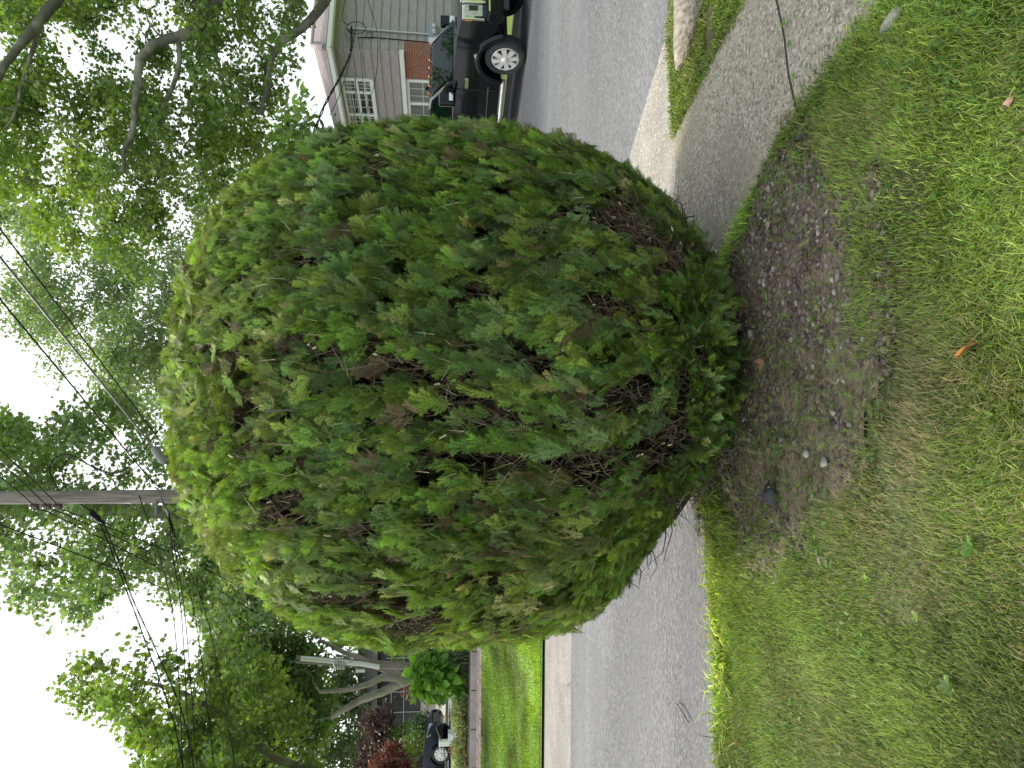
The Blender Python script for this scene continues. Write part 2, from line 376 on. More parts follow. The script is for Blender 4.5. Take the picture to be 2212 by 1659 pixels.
# near side: sidewalk, concrete apron, verge, lawn, soil bed
def Gp(l): return [tuple(G(*p)[:2]) for p in l]
sw = Gp([(2050, -90), (1940, 0), (1890, 60), (1780, 200), (1700, 300), (1640, 410), (1600, 500), (1570, 560)]) + [(.35, 4.75), (.9, 4.95)] + Gp([(1470, 420), (1463, 300), (1610, 0), (1660, -95)])
swe0 = np.array(sw[0]); swe1 = np.array(sw[-1]); d0 = np.array([.36, -.93])
sw = [tuple(swe1+d0*9), tuple(swe0+d0*9)]+sw
sw.reverse()
flat('sidewalk', sw, .028, M_aggr)
ap = Gp([(1452, 45), (1362, 340), (1395, 420), (1430, 470)]) + [(.9, 4.95)] + Gp([(1468, 425), (1462, 292)])
flat('ramp_apron', ap[::-1], .012, M_conc)
# lawn sheet with gentle lumps
LP = [(-14, -3), (-14, pB[1][1]-.12)] + [(p[0], p[1]-.02) for p in pB[1:5]] + [(.6, 4.6), (sw[3][0], sw[3][1])]
def lawn_h(x, y): return .02+.03*(vnoise(np.stack([x*1.7, y*1.7, x*0], -1))-.5)
nearedge = Gp([(1600, 500), (1700, 300), (1780, 200), (1890, 60), (1940, 0), (2050, -90)])
lawn_poly = [(-14, -3), (-14, pB[0][1])] + [tuple(p) for p in pB[:5]] + [(.35, 4.6)] + nearedge + [tuple(np.array(nearedge[-1])+d0*5)]
gx, gy = np.meshgrid(np.linspace(-14, 5, 191), np.linspace(-3, 5, 81)); fx, fy = gx.ravel(), gy.ravel()
z = lawn_h(fx, fy); idx = np.arange(fx.size).reshape(gx.shape)
Q = np.stack([idx[:-1, :-1], idx[:-1, 1:], idx[1:, 1:], idx[1:, :-1]], -1).reshape(-1, 4)
cx_, cy_ = fx[Q].mean(1), fy[Q].mean(1); keep = inpoly(cx_, cy_, lawn_poly)
np_mesh('lawn', np.stack([fx, fy, z], -1), Q[keep], M_lawn, smooth=True)['kind'] = 'structure'
verge = Gp([(1452, 0), (1452, 45), (1462, 285), (1610, 0)]); v0 = np.array(verge[0]); v3 = np.array(verge[-1])
verge_poly = [tuple(v0+d0*9)]+verge+[tuple(v3+d0*9)]
flat('verge_soil', verge_poly[::-1], .036, M_lawn)
soil_poly = Gp([(1575, 560), (1625, 450), (1690, 330), (1765, 235), (1835, 255), (1890, 350), (1900, 480), (1915, 600), (1925, 720), (1905, 840), (1880, 940), (1850, 1050), (1800, 1170), (1700, 1240), (1610, 1210), (1585, 1080), (1560, 1000)]) + [(-.9, 4.35), (.2, 4.75)]
pts = []
for i in range(len(soil_poly)):
    a, b = np.array(soil_poly[i]), np.array(soil_poly[(i+1) % len(soil_poly)])
    for t in np.linspace(0, 1, 8, endpoint=False): pts.append(a+(b-a)*t+rng.normal(size=2)*.025)
sx, sy = np.meshgrid(np.linspace(-3, 3, 151), np.linspace(2, 5.4, 86)); fx, fy = sx.ravel(), sy.ravel(); idx = np.arange(fx.size).reshape(sx.shape)
Q = np.stack([idx[:-1, :-1], idx[:-1, 1:], idx[1:, 1:], idx[1:, :-1]], -1).reshape(-1, 4); keep = inpoly(fx[Q].mean(1), fy[Q].mean(1), pts)
np_mesh('soil_bed', np.stack([fx, fy, lawn_h(fx, fy)+.006+.012*vnoise(np.stack([fx*9, fy*9, fx*0], -1))], -1), Q[keep], M_soil, smooth=True)['kind'] = 'structure'

# ------------------------------------------------------------------ grass
def blades(name, P, z0, h, wid, cols, mat, lean=.5, kind='stuff', parent=None, smooth=False):
    n = len(P); th = np.where(rng.random(n) < .5, rng.uniform(0, 2*PI, n), vnoise(np.c_[P*1.2, np.zeros(n)])*9+rng.normal(size=n)*.5); dirn = np.stack([np.cos(th), np.sin(th), 0*th], -1); side = np.stack([-np.sin(th), np.cos(th), 0*th], -1)
    le = lean*(.3+1.2*rng.random(n))[:, None]; h = h[:, None]; w = wid[:, None]; b = np.stack([P[:, 0], P[:, 1], z0], -1); up = np.array([0, 0, 1.])
    m = b+up*h*.55+dirn*h*le*.35; t = b+up*h*(1-.35*le)+dirn*h*le*1.05
    V = np.stack([b-side*w, b+side*w, m+side*w*.8, m-side*w*.8, t+side*w*.15, t-side*w*.15], 1).reshape(-1, 3)
    k = np.arange(n)[:, None]*6; Fq = np.concatenate([k+np.array([[0, 1, 2, 3]]), k+np.array([[3, 2, 4, 5]])], 0)
    return tag(np_mesh(name, V, Fq, mat, parent, np.repeat(cols, 6, 0)), kind=kind)
def sample_poly(poly, n, vis=True, pad=60):
    p = np.array(poly); lo, hi = p.min(0), p.max(0); out_ = []; tot = 0
    while tot < n:
        q = lo+(hi-lo)*rng.random((n, 2)); q = q[inpoly(q[:, 0], q[:, 1], poly)]
        if vis:
            q = q[q[:, 1] > .4]
            dx, dy = proj(np.c_[q, np.zeros(len(q))]); q = q[(dx < 2212+260) & (dy > -pad-160) & (dy < 1659+pad+160)]
        out_.append(q); tot += len(q)
    return np.concatenate(out_)[:n]
def grass_cols(P, base=((.21, .31, .045), (.35, .44, .1), (.1, .18, .045)), straw=.10):
    n = len(P); nz = fbm(np.c_[P*1.3, np.zeros(n)]); k = rng.random(n)
    c = np.where((k < .4)[:, None], base[0], np.where((k < .75)[:, None], base[1], base[2]))
    c = c*(.45+1.15*rng.random(n))[:, None]*(.15+1.85*nz)[:, None]
    dead = rng.random(n) < straw*(.3+2.4*np.clip(fbm(np.c_[P*2.2+11, np.zeros(n)])-.42, 0, 1)*3)
    c[dead] = np.array((.36, .3, .15))*(.6+.7*rng.random((dead.sum(), 1)))
    return c
P = sample_poly(lawn_poly, 380000)
jj = (np.stack([fbm(np.c_[P*3.3+9, np.zeros(len(P))]), fbm(np.c_[P*3.3+27, np.zeros(len(P))])], -1)-.5)*.75+rng.normal(size=P.shape)*.07; sd_ = inpoly(P[:, 0]+jj[:, 0], P[:, 1]+jj[:, 1], pts); nz = fbm(np.c_[P*3.1, np.zeros(len(P))]); dens = fbm(np.c_[P*1.1+5, np.zeros(len(P))])
dxp, dyp = proj(np.c_[P, np.zeros(len(P))])
band = np.exp(-((dxp-1960)/90)**2)*(dyp > 350)*(dyp < 1350)          # thin, dry turf along the bed's edge
keep = np.where(sd_, (nz > .5) & (rng.random(len(P)) < np.clip((dxp-1800)/300, .01, .3)), rng.random(len(P)) < np.clip(1.15-.75*band-np.clip(.42-dens, 0, 1)*2.2, .2, 1))
P = P[keep]; band = band[keep]; dyp = dyp[keep]
c = grass_cols(P); dry = rng.random(len(P)) < band*.4; c[dry] = np.array((.3, .26, .13))*(.6+.6*rng.random((dry.sum(), 1)))
hh = np.where(sd_[keep], .55, 1)*(.022+.042*rng.random(len(P)))*(.15+1.75*fbm(np.c_[P*2.6+3, np.zeros(len(P))]))*(1-.35*band)
lawn_grass = blades('lawn_grass', P, lawn_h(P[:, 0], P[:, 1])-.004, hh, .0011+.0014*rng.random(len(P)), c, M_grass, lean=.5)
lawn_grass['category'] = 'grass'; lawn_grass['label'] = 'rough green and straw coloured lawn grass in the foreground'
P = sample_poly(verge_poly, 16000); P = P+rng.normal(size=P.shape)*.03; P = P[(fbm(np.c_[P*6+3, np.zeros(len(P))]) > .36)]; c = grass_cols(P, straw=.12)
vg = blades('verge_grass', P, np.full(len(P), .034), .014+.03*rng.random(len(P)), .002+.0025*rng.random(len(P)), c*1.0, M_grass, lean=.8)
tag(vg, 'bright grass strip between the sidewalk and the street', 'grass')
def fringe(name, segs, label, spread, per=1500, hh=.05):
    L_ = []
    for a, b in segs:
        a, b = np.array(a), np.array(b); n = int(np.linalg.norm(b-a)*per); t = rng.random(n)[:, None]; L_.append(a+(b-a)*t+rng.normal(size=(n, 2))*spread*(.4+1.6*fbm(np.c_[(a+(b-a)*t)*5, np.zeros(n)]))[:, None])
    P = np.concatenate(L_); tag(blades(name, P, np.full(len(P), .02), .015+hh*rng.random(len(P)), .0013+.0018*rng.random(len(P)), grass_cols(P), M_grass, lean=.9), label, 'grass')
fringe('sidewalk_grass', [(nearedge[i], nearedge[i+1]) for i in range(1, len(nearedge)-1)], 'ragged grass creeping over the lower edge of the sidewalk', .03)
fringe('verge_edge_grass', [(verge[3], verge[2]), (verge[3], tuple(np.array(verge[3])+d0*2))], 'grass along the upper edge of the sidewalk', .03, 2600, .03)
# taller fringe along the street edge of the near lawn
fr = []
for i in range(5):
    a, b = np.array(pB[i]), np.array(pB[i+1]) if i < 5 else None
    n = int(np.linalg.norm(b-a)*900); t = rng.random(n)[:, None]; fr.append(a+(b-a)*t+rng.normal(size=(n, 2))*[.02, .09]-[0, .1])
P = np.concatenate(fr); P = P[P[:, 0] > -4.5]; P = P[P[:, 0] < .2]
fg = blades('edge_grass', P, np.zeros(len(P)), .04+.07*rng.random(len(P)), .002+.003*rng.random(len(P)), grass_cols(P, straw=.05)*[1.35, 1.25, 1], M_grass, lean=.9)
tag(fg, 'taller ragged grass hanging over the edge of the asphalt', 'grass')
# short clipped blades on the far lawn
n = 60000; Y = 11.15+4.85*rng.random(n)**1.2; X = -Y*(.35+.24*rng.random(n))
zz = np.array([hgt(x, y) for x, y in zip(X, Y)])+.025; P = np.c_[X, Y]
fl = blades('clipped_lawn_grass', P, zz, .02+.03*rng.random(n), .004+.004*rng.random(n), grass_cols(P, ((.22, .33, .045), (.28, .37, .06), (.16, .25, .04)), .03), M_grass, lean=.7)
tag(fl, 'short bright mown grass sloping up beyond the left street', 'grass')

# broad-leaved weeds and clover in the near lawn
LEAFO = np.array([(0, 0, 0), (.2, .28, .05), (.26, .6, .08), (.12, .9, .03), (0, 1, 0), (-.12, .9, .03), (-.26, .6, .08), (-.2, .28, .05)])
def leafmesh(name, pos, d, nrm, sc, cols, mat, tmpl=LEAFO, parent=None, idx=None):
    V = scatter(tmpl, pos, frames(d, nrm), sc); k = len(tmpl)
    Fq = np.arange(len(pos))[:, None]*k+np.arange(k)[None]
    return np_mesh(name, V, Fq, mat, parent, np.repeat(cols, k, 0))
n = 16000; P = sample_poly(lawn_poly, n); nz = fbm(np.c_[P*2.0+31, np.zeros(n)]); P = P[nz > .5]; n = len(P)
d = rand_unit(n)*[1, 1, .45]+[0, 0, .25]; nr = np.array([0, 0, 1.])+rng.normal(size=(n, 3))*.5
c = np.array((.09, .19, .035))*(.6+.9*rng.random((n, 1)))*np.array([1, 1, 1]); c[rng.random(n) < .25] *= (1.35, 1.2, 1)
weeds = leafmesh('clover_leaves', np.c_[P, .025+.035*rng.random(n)], d, nr, .012+.018*rng.random(n)**2, c, M_grass); tag(weeds, 'small round weed and clover leaves mixed through the lawn', 'weeds', kind='stuff')
# light green cedar clippings strewn over the bed and lawn
CLT = []
for s_ in (-1, 1):
    for q in range(4):
        y = .15+q*.2; CLT.append([(0, y, 0), (s_*.34*(1-q*.12), y+.3, .03), (0, y+.09, 0)])
CLT.append([(-.03, 0, 0), (.03, 0, 0), (0, 1.05, 0)]); CLT = np.array(CLT).reshape(-1, 3)
n = 5600; P = sample_poly([(p[0]*1.12, p[1]-.1) for p in soil_poly], n); d = rand_unit(n)*[1, 1, .3]; nr = np.array([0, 0, 1.])+rng.normal(size=(n, 3))*.5
V = scatter(CLT, np.c_[P, .03+.02*rng.random(n)], frames(d, nr), .02+.045*rng.random(n)); c = np.array([(.22, .33, .06), (.3, .26, .14), (.24, .2, .12), (.16, .24, .07)])[rng.integers(0, 4, n)]*(.5+.8*rng.random((n, 1)))
o = np_mesh('cedar_clippings', V, np.arange(len(V)).reshape(-1, 3), M_grass, None, np.repeat(c, len(CLT), 0)); tag(o, 'light green hedge clippings strewn over the stones and soil', 'clippings', kind='stuff')
# dandelion and plantain rosettes, one thing each
def rosette(dx, dy, rad, nl, label, colr, up=.35, tm=LEAFO, grp='broad-leaved weeds in the near lawn', name='lawn_weed'):
    nl = int(nl*1.6); rad *= .42; tm = tm*[.6, 1, 1.4]; g = G(dx, dy, .03); a = np.linspace(0, 4*PI, nl, endpoint=False)+rng.random(nl)*.7
    d = np.stack([np.cos(a), np.sin(a), up+.5*rng.random(nl)], -1); nr = np.array([0, 0, 1.])+rng.normal(size=(nl, 3))*.25
    o = leafmesh(name, np.tile((0, 0, .015), (nl, 1)), d, nr, rad*(.7+.5*rng.random(nl)), np.array(colr)*[1.15, 1.05, .7]*(.6+.7*rng.random((nl, 1))), M_grass, tm)
    o.location = (g[0], g[1], .025); return tag(o, label, 'weed', grp)
for a in ((2130, 20, .11, 9, 'largest broad-leaved weed at the far right corner of the lawn', (.12, .26, .07)),
          (1760, 690, .05, 6, 'single fresh green weed between the stones', (.1, .24, .04)),
          (1735, 560, .045, 6, 'small fresh weed at the stony edge nearest the sidewalk', (.09, .22, .04)),
          (2150, 900, .06, 7, 'broad-leaved weed low in the middle of the lawn', (.12, .24, .05)),
          (2110, 1180, .09, 10, 'dandelion rosette in the left part of the lawn', (.1, .21, .05)),
          (1990, 1330, .06, 8, 'pale rosette amid straw-coloured turf', (.17, .28, .08)),
          (1880, 1250, .06, 7, 'weed with narrow pale leaves beside the dry patch', (.16, .3, .06)),
          (2060, 1480, .09, 9, 'bluish rosette near the left edge of the lawn', (.13, .22, .1)),
          (1900, 1600, .07, 8, 'leafy weed at the lower left lawn corner', (.13, .26, .05)),
          (2030, 420, .06, 8, 'weed clump right of the brown leaf on the grass', (.12, .24, .05)),
          (1960, 240, .07, 9, 'weed with twin leaves beside the bare brown turf', (.13, .26, .06)),
          (1545, 1320, .06, 7, 'grey-green weed hanging over the asphalt edge', (.16, .25, .13)),
          (1560, 1395, .07, 8, 'bright yellow-green weed at the asphalt edge', (.2, .36, .04)),
          (1575, 1500, .07, 9, 'dark leafy weed further left at the asphalt edge', (.1, .24, .04))):
    rosette(*a)
for dx, dy, r_, lab in ((1700, 50, .07, 'weed with paired leaves in the sidewalk joint, nearest the picture edge'), (1712, 95, .06, 'second weed along the sidewalk joint'), (1722, 165, .06, 'third weed along the sidewalk joint'), (1726, 215, .05, 'last small weed in the sidewalk joint near the stones')):
    rosette(dx, dy, r_, 6, lab, (.13, .28, .04), .15, grp='weeds growing in the sidewalk joint', name='joint_weed')
mb = MB(); P0 = [G(1640, -60), G(1690, 0), G(1707, 80), G(1716, 160), G(1735, 240), G(1765, 300)]
for i in range(5):
    a, b = P0[i].copy(), P0[i+1].copy(); a[2] = b[2] = .031; t = unit(b-a); s_ = np.array([-t[1], t[0], 0])*.006; mb.quad(a-s_, a+s_, b+s_, b-s_)
tag(mb.build('sidewalk_joint', pm('joint_dirt', (.03, .028, .022), rough=.95)), kind='structure')

# ------------------------------------------------------------------ stones
def rockv(n=1):
    th = rng.random(12)*2*PI; v = rand_unit(14); return v
import bmesh
def rock_tmpl(seed):
    b = bmesh.new(); r = random.Random(seed)
    for _ in range(12): 
        v = Vector((r.gauss(0, 1), r.gauss(0, 1), r.gauss(0, 1))).normalized()*(.75+.35*r.random()); b.verts.new((v.x, v.y*.8, v.z*.55))
    h = bmesh.ops.convex_hull(b, input=b.verts); bmesh.ops.triangulate(b, faces=b.faces)
    b.verts.ensure_lookup_table(); b.verts.index_update()
    V = np.array([v.co[:] for v in b.verts]); Fq = np.array([[v.index for v in f.verts] for f in b.faces]); b.free(); return V, Fq
RT = [rock_tmpl(i) for i in range(9)]
Vs, Fs, Cs, off = [], [], [], 0
P = sample_poly([(p[0]*1.06, p[1]-.06) for p in soil_poly], 9500); nz = fbm(np.c_[P*2.3+2, np.zeros(len(P))]); P = P[nz > .4]
for i, (x, y) in enumerate(P):
    V, Fq = RT[i % 9]; s_ = .007+.014*random.random()**1.7+(.010 if random.random() < .05 else 0); a = random.random()*6.28
    ca, sa = math.cos(a), math.sin(a); v = V*s_; v = np.stack([v[:, 0]*ca-v[:, 1]*sa+x, v[:, 0]*sa+v[:, 1]*ca+y, v[:, 2]+.02+s_*.25+float(lawn_h(np.array([x]), np.array([y]))[0])-.012], -1)
    Vs.append(v); Fs.append(Fq+off); off += len(V)
    cc = np.array(random.choice([(.11, .078, .066), (.14, .102, .09), (.18, .14, .12), (.085, .062, .054), (.27, .22, .19)]))*random.uniform(.7, 1.25)
    if random.random() < .03: cc = np.array((.4, .38, .33))
    Cs.append(np.tile(cc, (len(V), 1)))
o = np_mesh('gravel', np.concatenate(Vs), np.concatenate(Fs), M_gravel, None, np.concatenate(Cs)); tag(o, 'purplish brown gravel stones strewn on the bare soil', 'gravel', kind='stuff')
stn = [(1742, 545, .04, 'largest pale stone in the upper part of the stony bed'), (1757, 560, .02, 'small pale stone touching the largest pale stone'), (1805, 630, .028, 'bright pale stone midway to the lawn'), (1785, 648, .024, 'white chip beside the bright pale stone'),
       (1835, 735, .026, 'grey-white stone at the lawn edge, in line with the dry leaf'), (1798, 757, .03, 'tan stone in the middle of the stony bed'), (1760, 700, .026, 'long white stone between dark stones'), (1803, 890, .03, 'pale stone alone below the middle of the bed'),
       (1787, 1000, .045, 'large whitish stone where the bed meets dry turf'), (1748, 980, .04, 'flat greenish white stone leaning on the turf'), (1625, 720, .05, 'bluish grey stone half under the low cedar sprays'), (1725, 520, .018, 'small grey stone nearest the sidewalk'), (1760, 1075, .026, 'pale cream stone left of the whitish stone')]
for dx, dy, r_, lab in stn:
    V, Fq = RT[random.randrange(9)]; g = G(dx, dy, .03); o = np_mesh('pale_stone', V*r_*.72, Fq, M_rock); o.location = (g[0], g[1], .03+r_*.3); o.rotation_euler = (0, 0, random.random()*6)
    tag(o, lab, 'stone', 'pale stones among the dark gravel')
V, Fq = RT[3]; g = G(1668, 1072, .04); o = np_mesh('dark_rock', V*.075, Fq, M_darkrock); o.location = (g[0], g[1], .05); tag(o, 'jagged black rock left of the shrub foot', 'rock')
V, Fq = RT[5]; g = G(1925, 42, .04); o = np_mesh('white_rock', V*[.04, .12, .06], Fq, M_rock); o.location = (g[0], g[1], .03); o.rotation_euler = (0, 0, .5); tag(o, 'long white rock set along the lower edge of the sidewalk', 'rock')
# dry leaves
STAR = []
for i in range(5):
    a = PI/2+(i-2)*1.05; L_ = (1, .92, .6)[abs(i-2)]; STAR.append((math.cos(a)*L_, math.sin(a)*L_+.3, .05*((-1)**i)))
    if i < 4: b = a+.52; STAR.append((math.cos(b)*.45, math.sin(b)*.45+.3, 0))
STAR += [(-.08, -.25, 0), (.08, -.25, 0)]
STAR = np.array(STAR)[:, :]; STAR = STAR[np.argsort(np.arctan2(STAR[:, 1]-.25, STAR[:, 0]))]*.6
def dry_leaf(dx, dy, s_, label, c, tilt=(.4, .2, .3)):
    g = G(dx, dy, .05); mb = MB(); n = len(STAR); vs = [(0, .12, .02)]+[(p[0], p[1], .16*abs(p[0])**1.2+.08*math.sin(5*i)) for i, p in enumerate(STAR)]
    vs += [(a, b, z_-.012) for a, b, z_ in vs]
    fs = [(0, 1+i, 1+(i+1) % n) for i in range(n)]+[(n+1, n+2+(i+1) % n, n+2+i) for i in range(n)]; mb.cc = c; mb.add([(a*s_, b*s_, z_*s_) for a, b, z_ in vs], fs)
    mb.tube([(0, 0, .005), (0, -s_*.5, .01)], .0015, 5)
    o = mb.build('fallen_leaf', M_deadleaf, col=True); o.location = (g[0], g[1], .06); o.rotation_euler = tilt; return tag(o, label, 'leaf', 'dry fallen leaves')
dry_leaf(1608, 662, .1, 'crumpled brown leaf lying where the shrub meets the stones', (.3, .17, .1), (.5, .2, 2.2))
dry_leaf(1650, 782, .075, 'curled brown leaf under the lowest sprays, beside the gravel', (.33, .18, .1), (.3, -.3, .6))
dry_leaf(2105, 745, .085, 'orange-brown leaf standing in the grass', (.48, .22, .06), (.9, .2, 1.8))
dry_leaf(1665, 482, .06, 'pale tan leaf beside the sidewalk edge', (.42, .36, .25), (.1, .1, 1.))
dry_leaf(2190, 215, .04, 'small pink-brown leaf on the grass near the picture corner', (.5, .3, .22), (.2, .1, 1.))
dry_leaf(1855, 90, .04, 'small red-brown leaf where the sidewalk meets the grass', (.3, .1, .05), (.2, .1, 2.))
dry_leaf(1660, 965, .06, 'brown leaf left of the shrub foot', (.36, .2, .13), (.2, .3, 3.))
mb = MB(); a = G(1460, 1520, .01); b = G(1487, 1560, .01); mb.tube([a, (a+b)/2+[.02, .03, .01], b], .006, 5); tag(mb.build('fallen_twig', M_wood), 'small curved twig lying on the asphalt', 'twig')

# surface root in the verge
mb = MB(); rp_ = [G(1500, -120), G(1520, -40), G(1518, 20), G(1505, 70), G(1492, 110), G(1480, 150)]
for q in rp_: q[2] = .05
mb.tube(rp_, [.16, .145, .13, .11, .08, .02], 14)
r_o = mb.build('tree_root', pm('pale_root', (.2, .17, .135), (.42, .38, .31), 14, .9, 1, 26, stretch=(2.5, .6, 2)), col=False); tag(r_o, 'pale weathered tree root showing above the grass strip', 'root')
for v in r_o.data.vertices:
    q = v.co; k = fbm(np.array([[q.x*9, q.y*5, q.z*9]]))[0]-.5; v.co.z += k*.07; v.co.x += k*.05
# big loose stones/branch at the sidewalk edge
mb = MB(); mb.tube([G(1710, 312, .03), G(1735, 290, .06), G(1752, 318, .03)], [.009, .012, .006], 7); tag(mb.build('wood_stub', M_darkrock), 'dark stub of wood sticking up at the sidewalk edge', 'stub')

# ------------------------------------------------------------------ the clipped cedar shrub
BX, BY = 0.0, 4.3
PZ = [-.02, .05, .12, .24, .42, .66, 1.0, 1.4, 1.9, 2.27, 2.53, 2.79, 2.98, 3.1, 3.17, 3.2]
PR = [.40, .6, .8, .96, 1.14, 1.3, 1.43, 1.475, 1.48, 1.43, 1.345, 1.2, 1.02, .82, .54, .02]
PZ = [q*(.945 if q > 1 else .97) for q in PZ]; ZT = PZ[-1]
def brad(z, ph):
    r = np.interp(z, PZ, PR); nz = vnoise(np.stack([np.cos(ph)*2.4+9, np.sin(ph)*2.4+9, z*1.5], -1))-.5
    left = np.clip(-np.cos(ph), 0, 1)*np.clip(1-z/.75, 0, 1)           # the shrub is cut higher on its left foot
    return r*(1+.05*nz)*(1-.5*left)
def bpoint(z, ph, inset=0.):
    r = np.maximum(brad(z, ph)-inset, .02); return np.stack([BX+r*np.cos(ph), BY+r*np.sin(ph), z-inset*np.clip((z-2.4)/.6, 0, 1)*.9], -1)
def bnormal(z, ph):
    dr = (brad(z+.03, ph)-brad(z-.03, ph))/.06; return unit(np.stack([np.cos(ph), np.sin(ph), -dr], -1))
def bsample(n, zmin=0.0):
    zs = np.linspace(zmin, ZT, 400); rr = np.interp(zs, PZ, PR); dr = np.gradient(rr, zs); wgt = rr*np.sqrt(1+np.minimum(dr**2, 90)); cdf = np.cumsum(wgt); cdf /= cdf[-1]
    z = np.interp(rng.random(n), cdf, zs); ph = rng.uniform(0, 2*PI, n); back = (np.sin(ph) > .3) & (rng.random(n) < .72); k = ~back; return z[k], ph[k]
HOLES = [(820, 790, 150, 14), (1000, 905, 160, 16), (1150, 1000, 130, 18), (1320, 985, 110, 20), (1330, 860, 90, 16), (760, 840, 70, 14), (1250, 900, 70, 14), (1180, 560, 70, 12), (640, 560, 60, 10), (720, 1290, 60, 10), (905, 800, 105, 30), (745, 770, 50, 24), (690, 742, 60, 16), (1010, 880, 70, 22), (1090, 905, 60, 18), (1060, 1000, 95, 18), (1250, 1020, 85, 26), (1190, 985, 60, 14), (1370, 880, 55, 26), (600, 1085, 75, 22), (930, 985, 70, 12),
         (540, 960, 40, 14), (1065, 1335, 45, 12), (880, 1362, 90, 14), (800, 370, 40, 18), (1330, 470, 60, 26), (1400, 500, 60, 30), (1450, 560, 60, 30), (1300, 660, 60, 18), (1480, 1090, 60, 30), (1430, 950, 60, 20), (1050, 640, 40, 12), (760, 1150, 40, 10), (640, 1130, 40, 12), (1160, 790, 70, 14), (980, 760, 60, 12)]
def holes(p):
    dx, dy = proj(p); h = np.zeros(len(p)); nz = vnoise(p*11.0)
    for x, y, a, b in HOLES: h = np.maximum(h, 1.3-(np.sqrt(((dx-x)/(a*1.05+4))**2+((dy-y)/(b*1.1+7))**2))+1.1*(nz-.5))
    return np.where(p[:, 1] < BY+.3, np.clip(h*1.6, 0, 1), 0)
# spray templates: a flat fern-like fan of scale-leaved twigs
def spray_tmpl(seed, pairs=7, subs=3):
    r = random.Random(seed); T = []
    def tw(a, d, L_, w, nz):
        a = np.array(a); d = np.array(d); d = d/np.linalg.norm(d); s_ = np.array([-d[1], d[0], 0])*w
        T.append([a-s_, a+s_, a+d*L_+np.array([0, 0, nz])])
    tw((0, 0, 0), (0, 1, 0), 1.0, .014, 0)
    for i in range(pairs):
        for sgn in (-1, 1):
            y = .1+.78*i/pairs+r.uniform(-.03, .03)+(.05 if sgn > 0 else 0); env = math.sin(PI*min(1, (y+.18)/1.28))**.8; L_ = .4*env*r.uniform(.65, 1.2)
            ang = R(r.uniform(28, 46)); d = (sgn*math.sin(ang), math.cos(ang), r.uniform(-.12, .12)); tw((0, y, 0), d, L_, .0135, 0)
            for j in range(subs):
                t = .25+.55*j/subs; p = (d[0]*L_*t, y+d[1]*L_*t, d[2]*L_*t)
                for q in ((-1, 1) if j < 2 else (r.choice((-1, 1)),)):
                    a2 = math.atan2(d[0], d[1])+q*R(34); tw(p, (math.sin(a2), math.cos(a2), d[2]), L_*.68*(1-t*.45), .0125, r.uniform(-.02, .02))
    return np.array(T).reshape(-1, 3)
ST = [spray_tmpl(i, 6, 4) for i in range(6)]
def sprays(name, pos, d, nr, sc, cols, parent, mat, tmpls=ST):
    Vs, Cs = [], []; k = rng.integers(0, len(tmpls), len(pos))
    for t in range(len(tmpls)):
        m_ = k == t
        if not m_.any(): continue
        V = scatter(tmpls[t], pos[m_], frames(d[m_], nr[m_]), sc[m_]).astype(np.float32); Vs.append(V)
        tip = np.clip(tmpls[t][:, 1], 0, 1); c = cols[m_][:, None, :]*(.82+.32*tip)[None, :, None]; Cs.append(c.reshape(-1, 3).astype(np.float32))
    V = np.concatenate(Vs); return np_mesh(name, V, np.arange(len(V)).reshape(-1, 3), mat, parent, np.concatenate(Cs))
shrub = empty('cedar_shrub', 'huge round clipped cedar shrub with brown gaps, filling the middle of the picture', 'shrub', (BX, BY, 0))
def sh(o): return under(shrub, o)
GREENS = np.array([(.14, .245, .04), (.18, .3, .048), (.11, .2, .055), (.22, .3, .055), (.17, .25, .09)])
def shrub_cols(p, z, ph):
    n = len(p); c = GREENS[rng.integers(0, 5, n)]
    big = fbm(p*1.8)[:, None]; c = c*(.6+.8*big)*(.6+.75*rng.random((n, 1)))
    fresh = np.clip((z-2.2)/.7, 0, 1)*.95+np.clip(-np.cos(ph)-.35, 0, 1)*.9*np.clip(z/1.2, .25, 1); fresh = np.clip(fresh*(.5+1.0*fbm(p*3.2+4)), 0, 1)[:, None]
    c = c*(1-fresh)+np.array((.27, .385, .06))*(.5+.9*rng.random((n, 1)))*fresh              # young yellow-green growth plus painted light on top and on the left flank
    olive = (fbm(p*2.6+20) > .58) & (rng.random(n) < .45); c[olive] = c[olive]*.5+np.array((.21, .18, .07))*.6
    k = rng.random(n); dead = k < .015+.09*(fbm(p*3.7+40) > .63); c[dead] = np.array((.19, .14, .085))*(.6+.8*rng.random((dead.sum(), 1)))
    tan = (k > .975); c[tan] = np.array((.45, .43, .18))*(.7+.5*rng.random((tan.sum(), 1))); return c
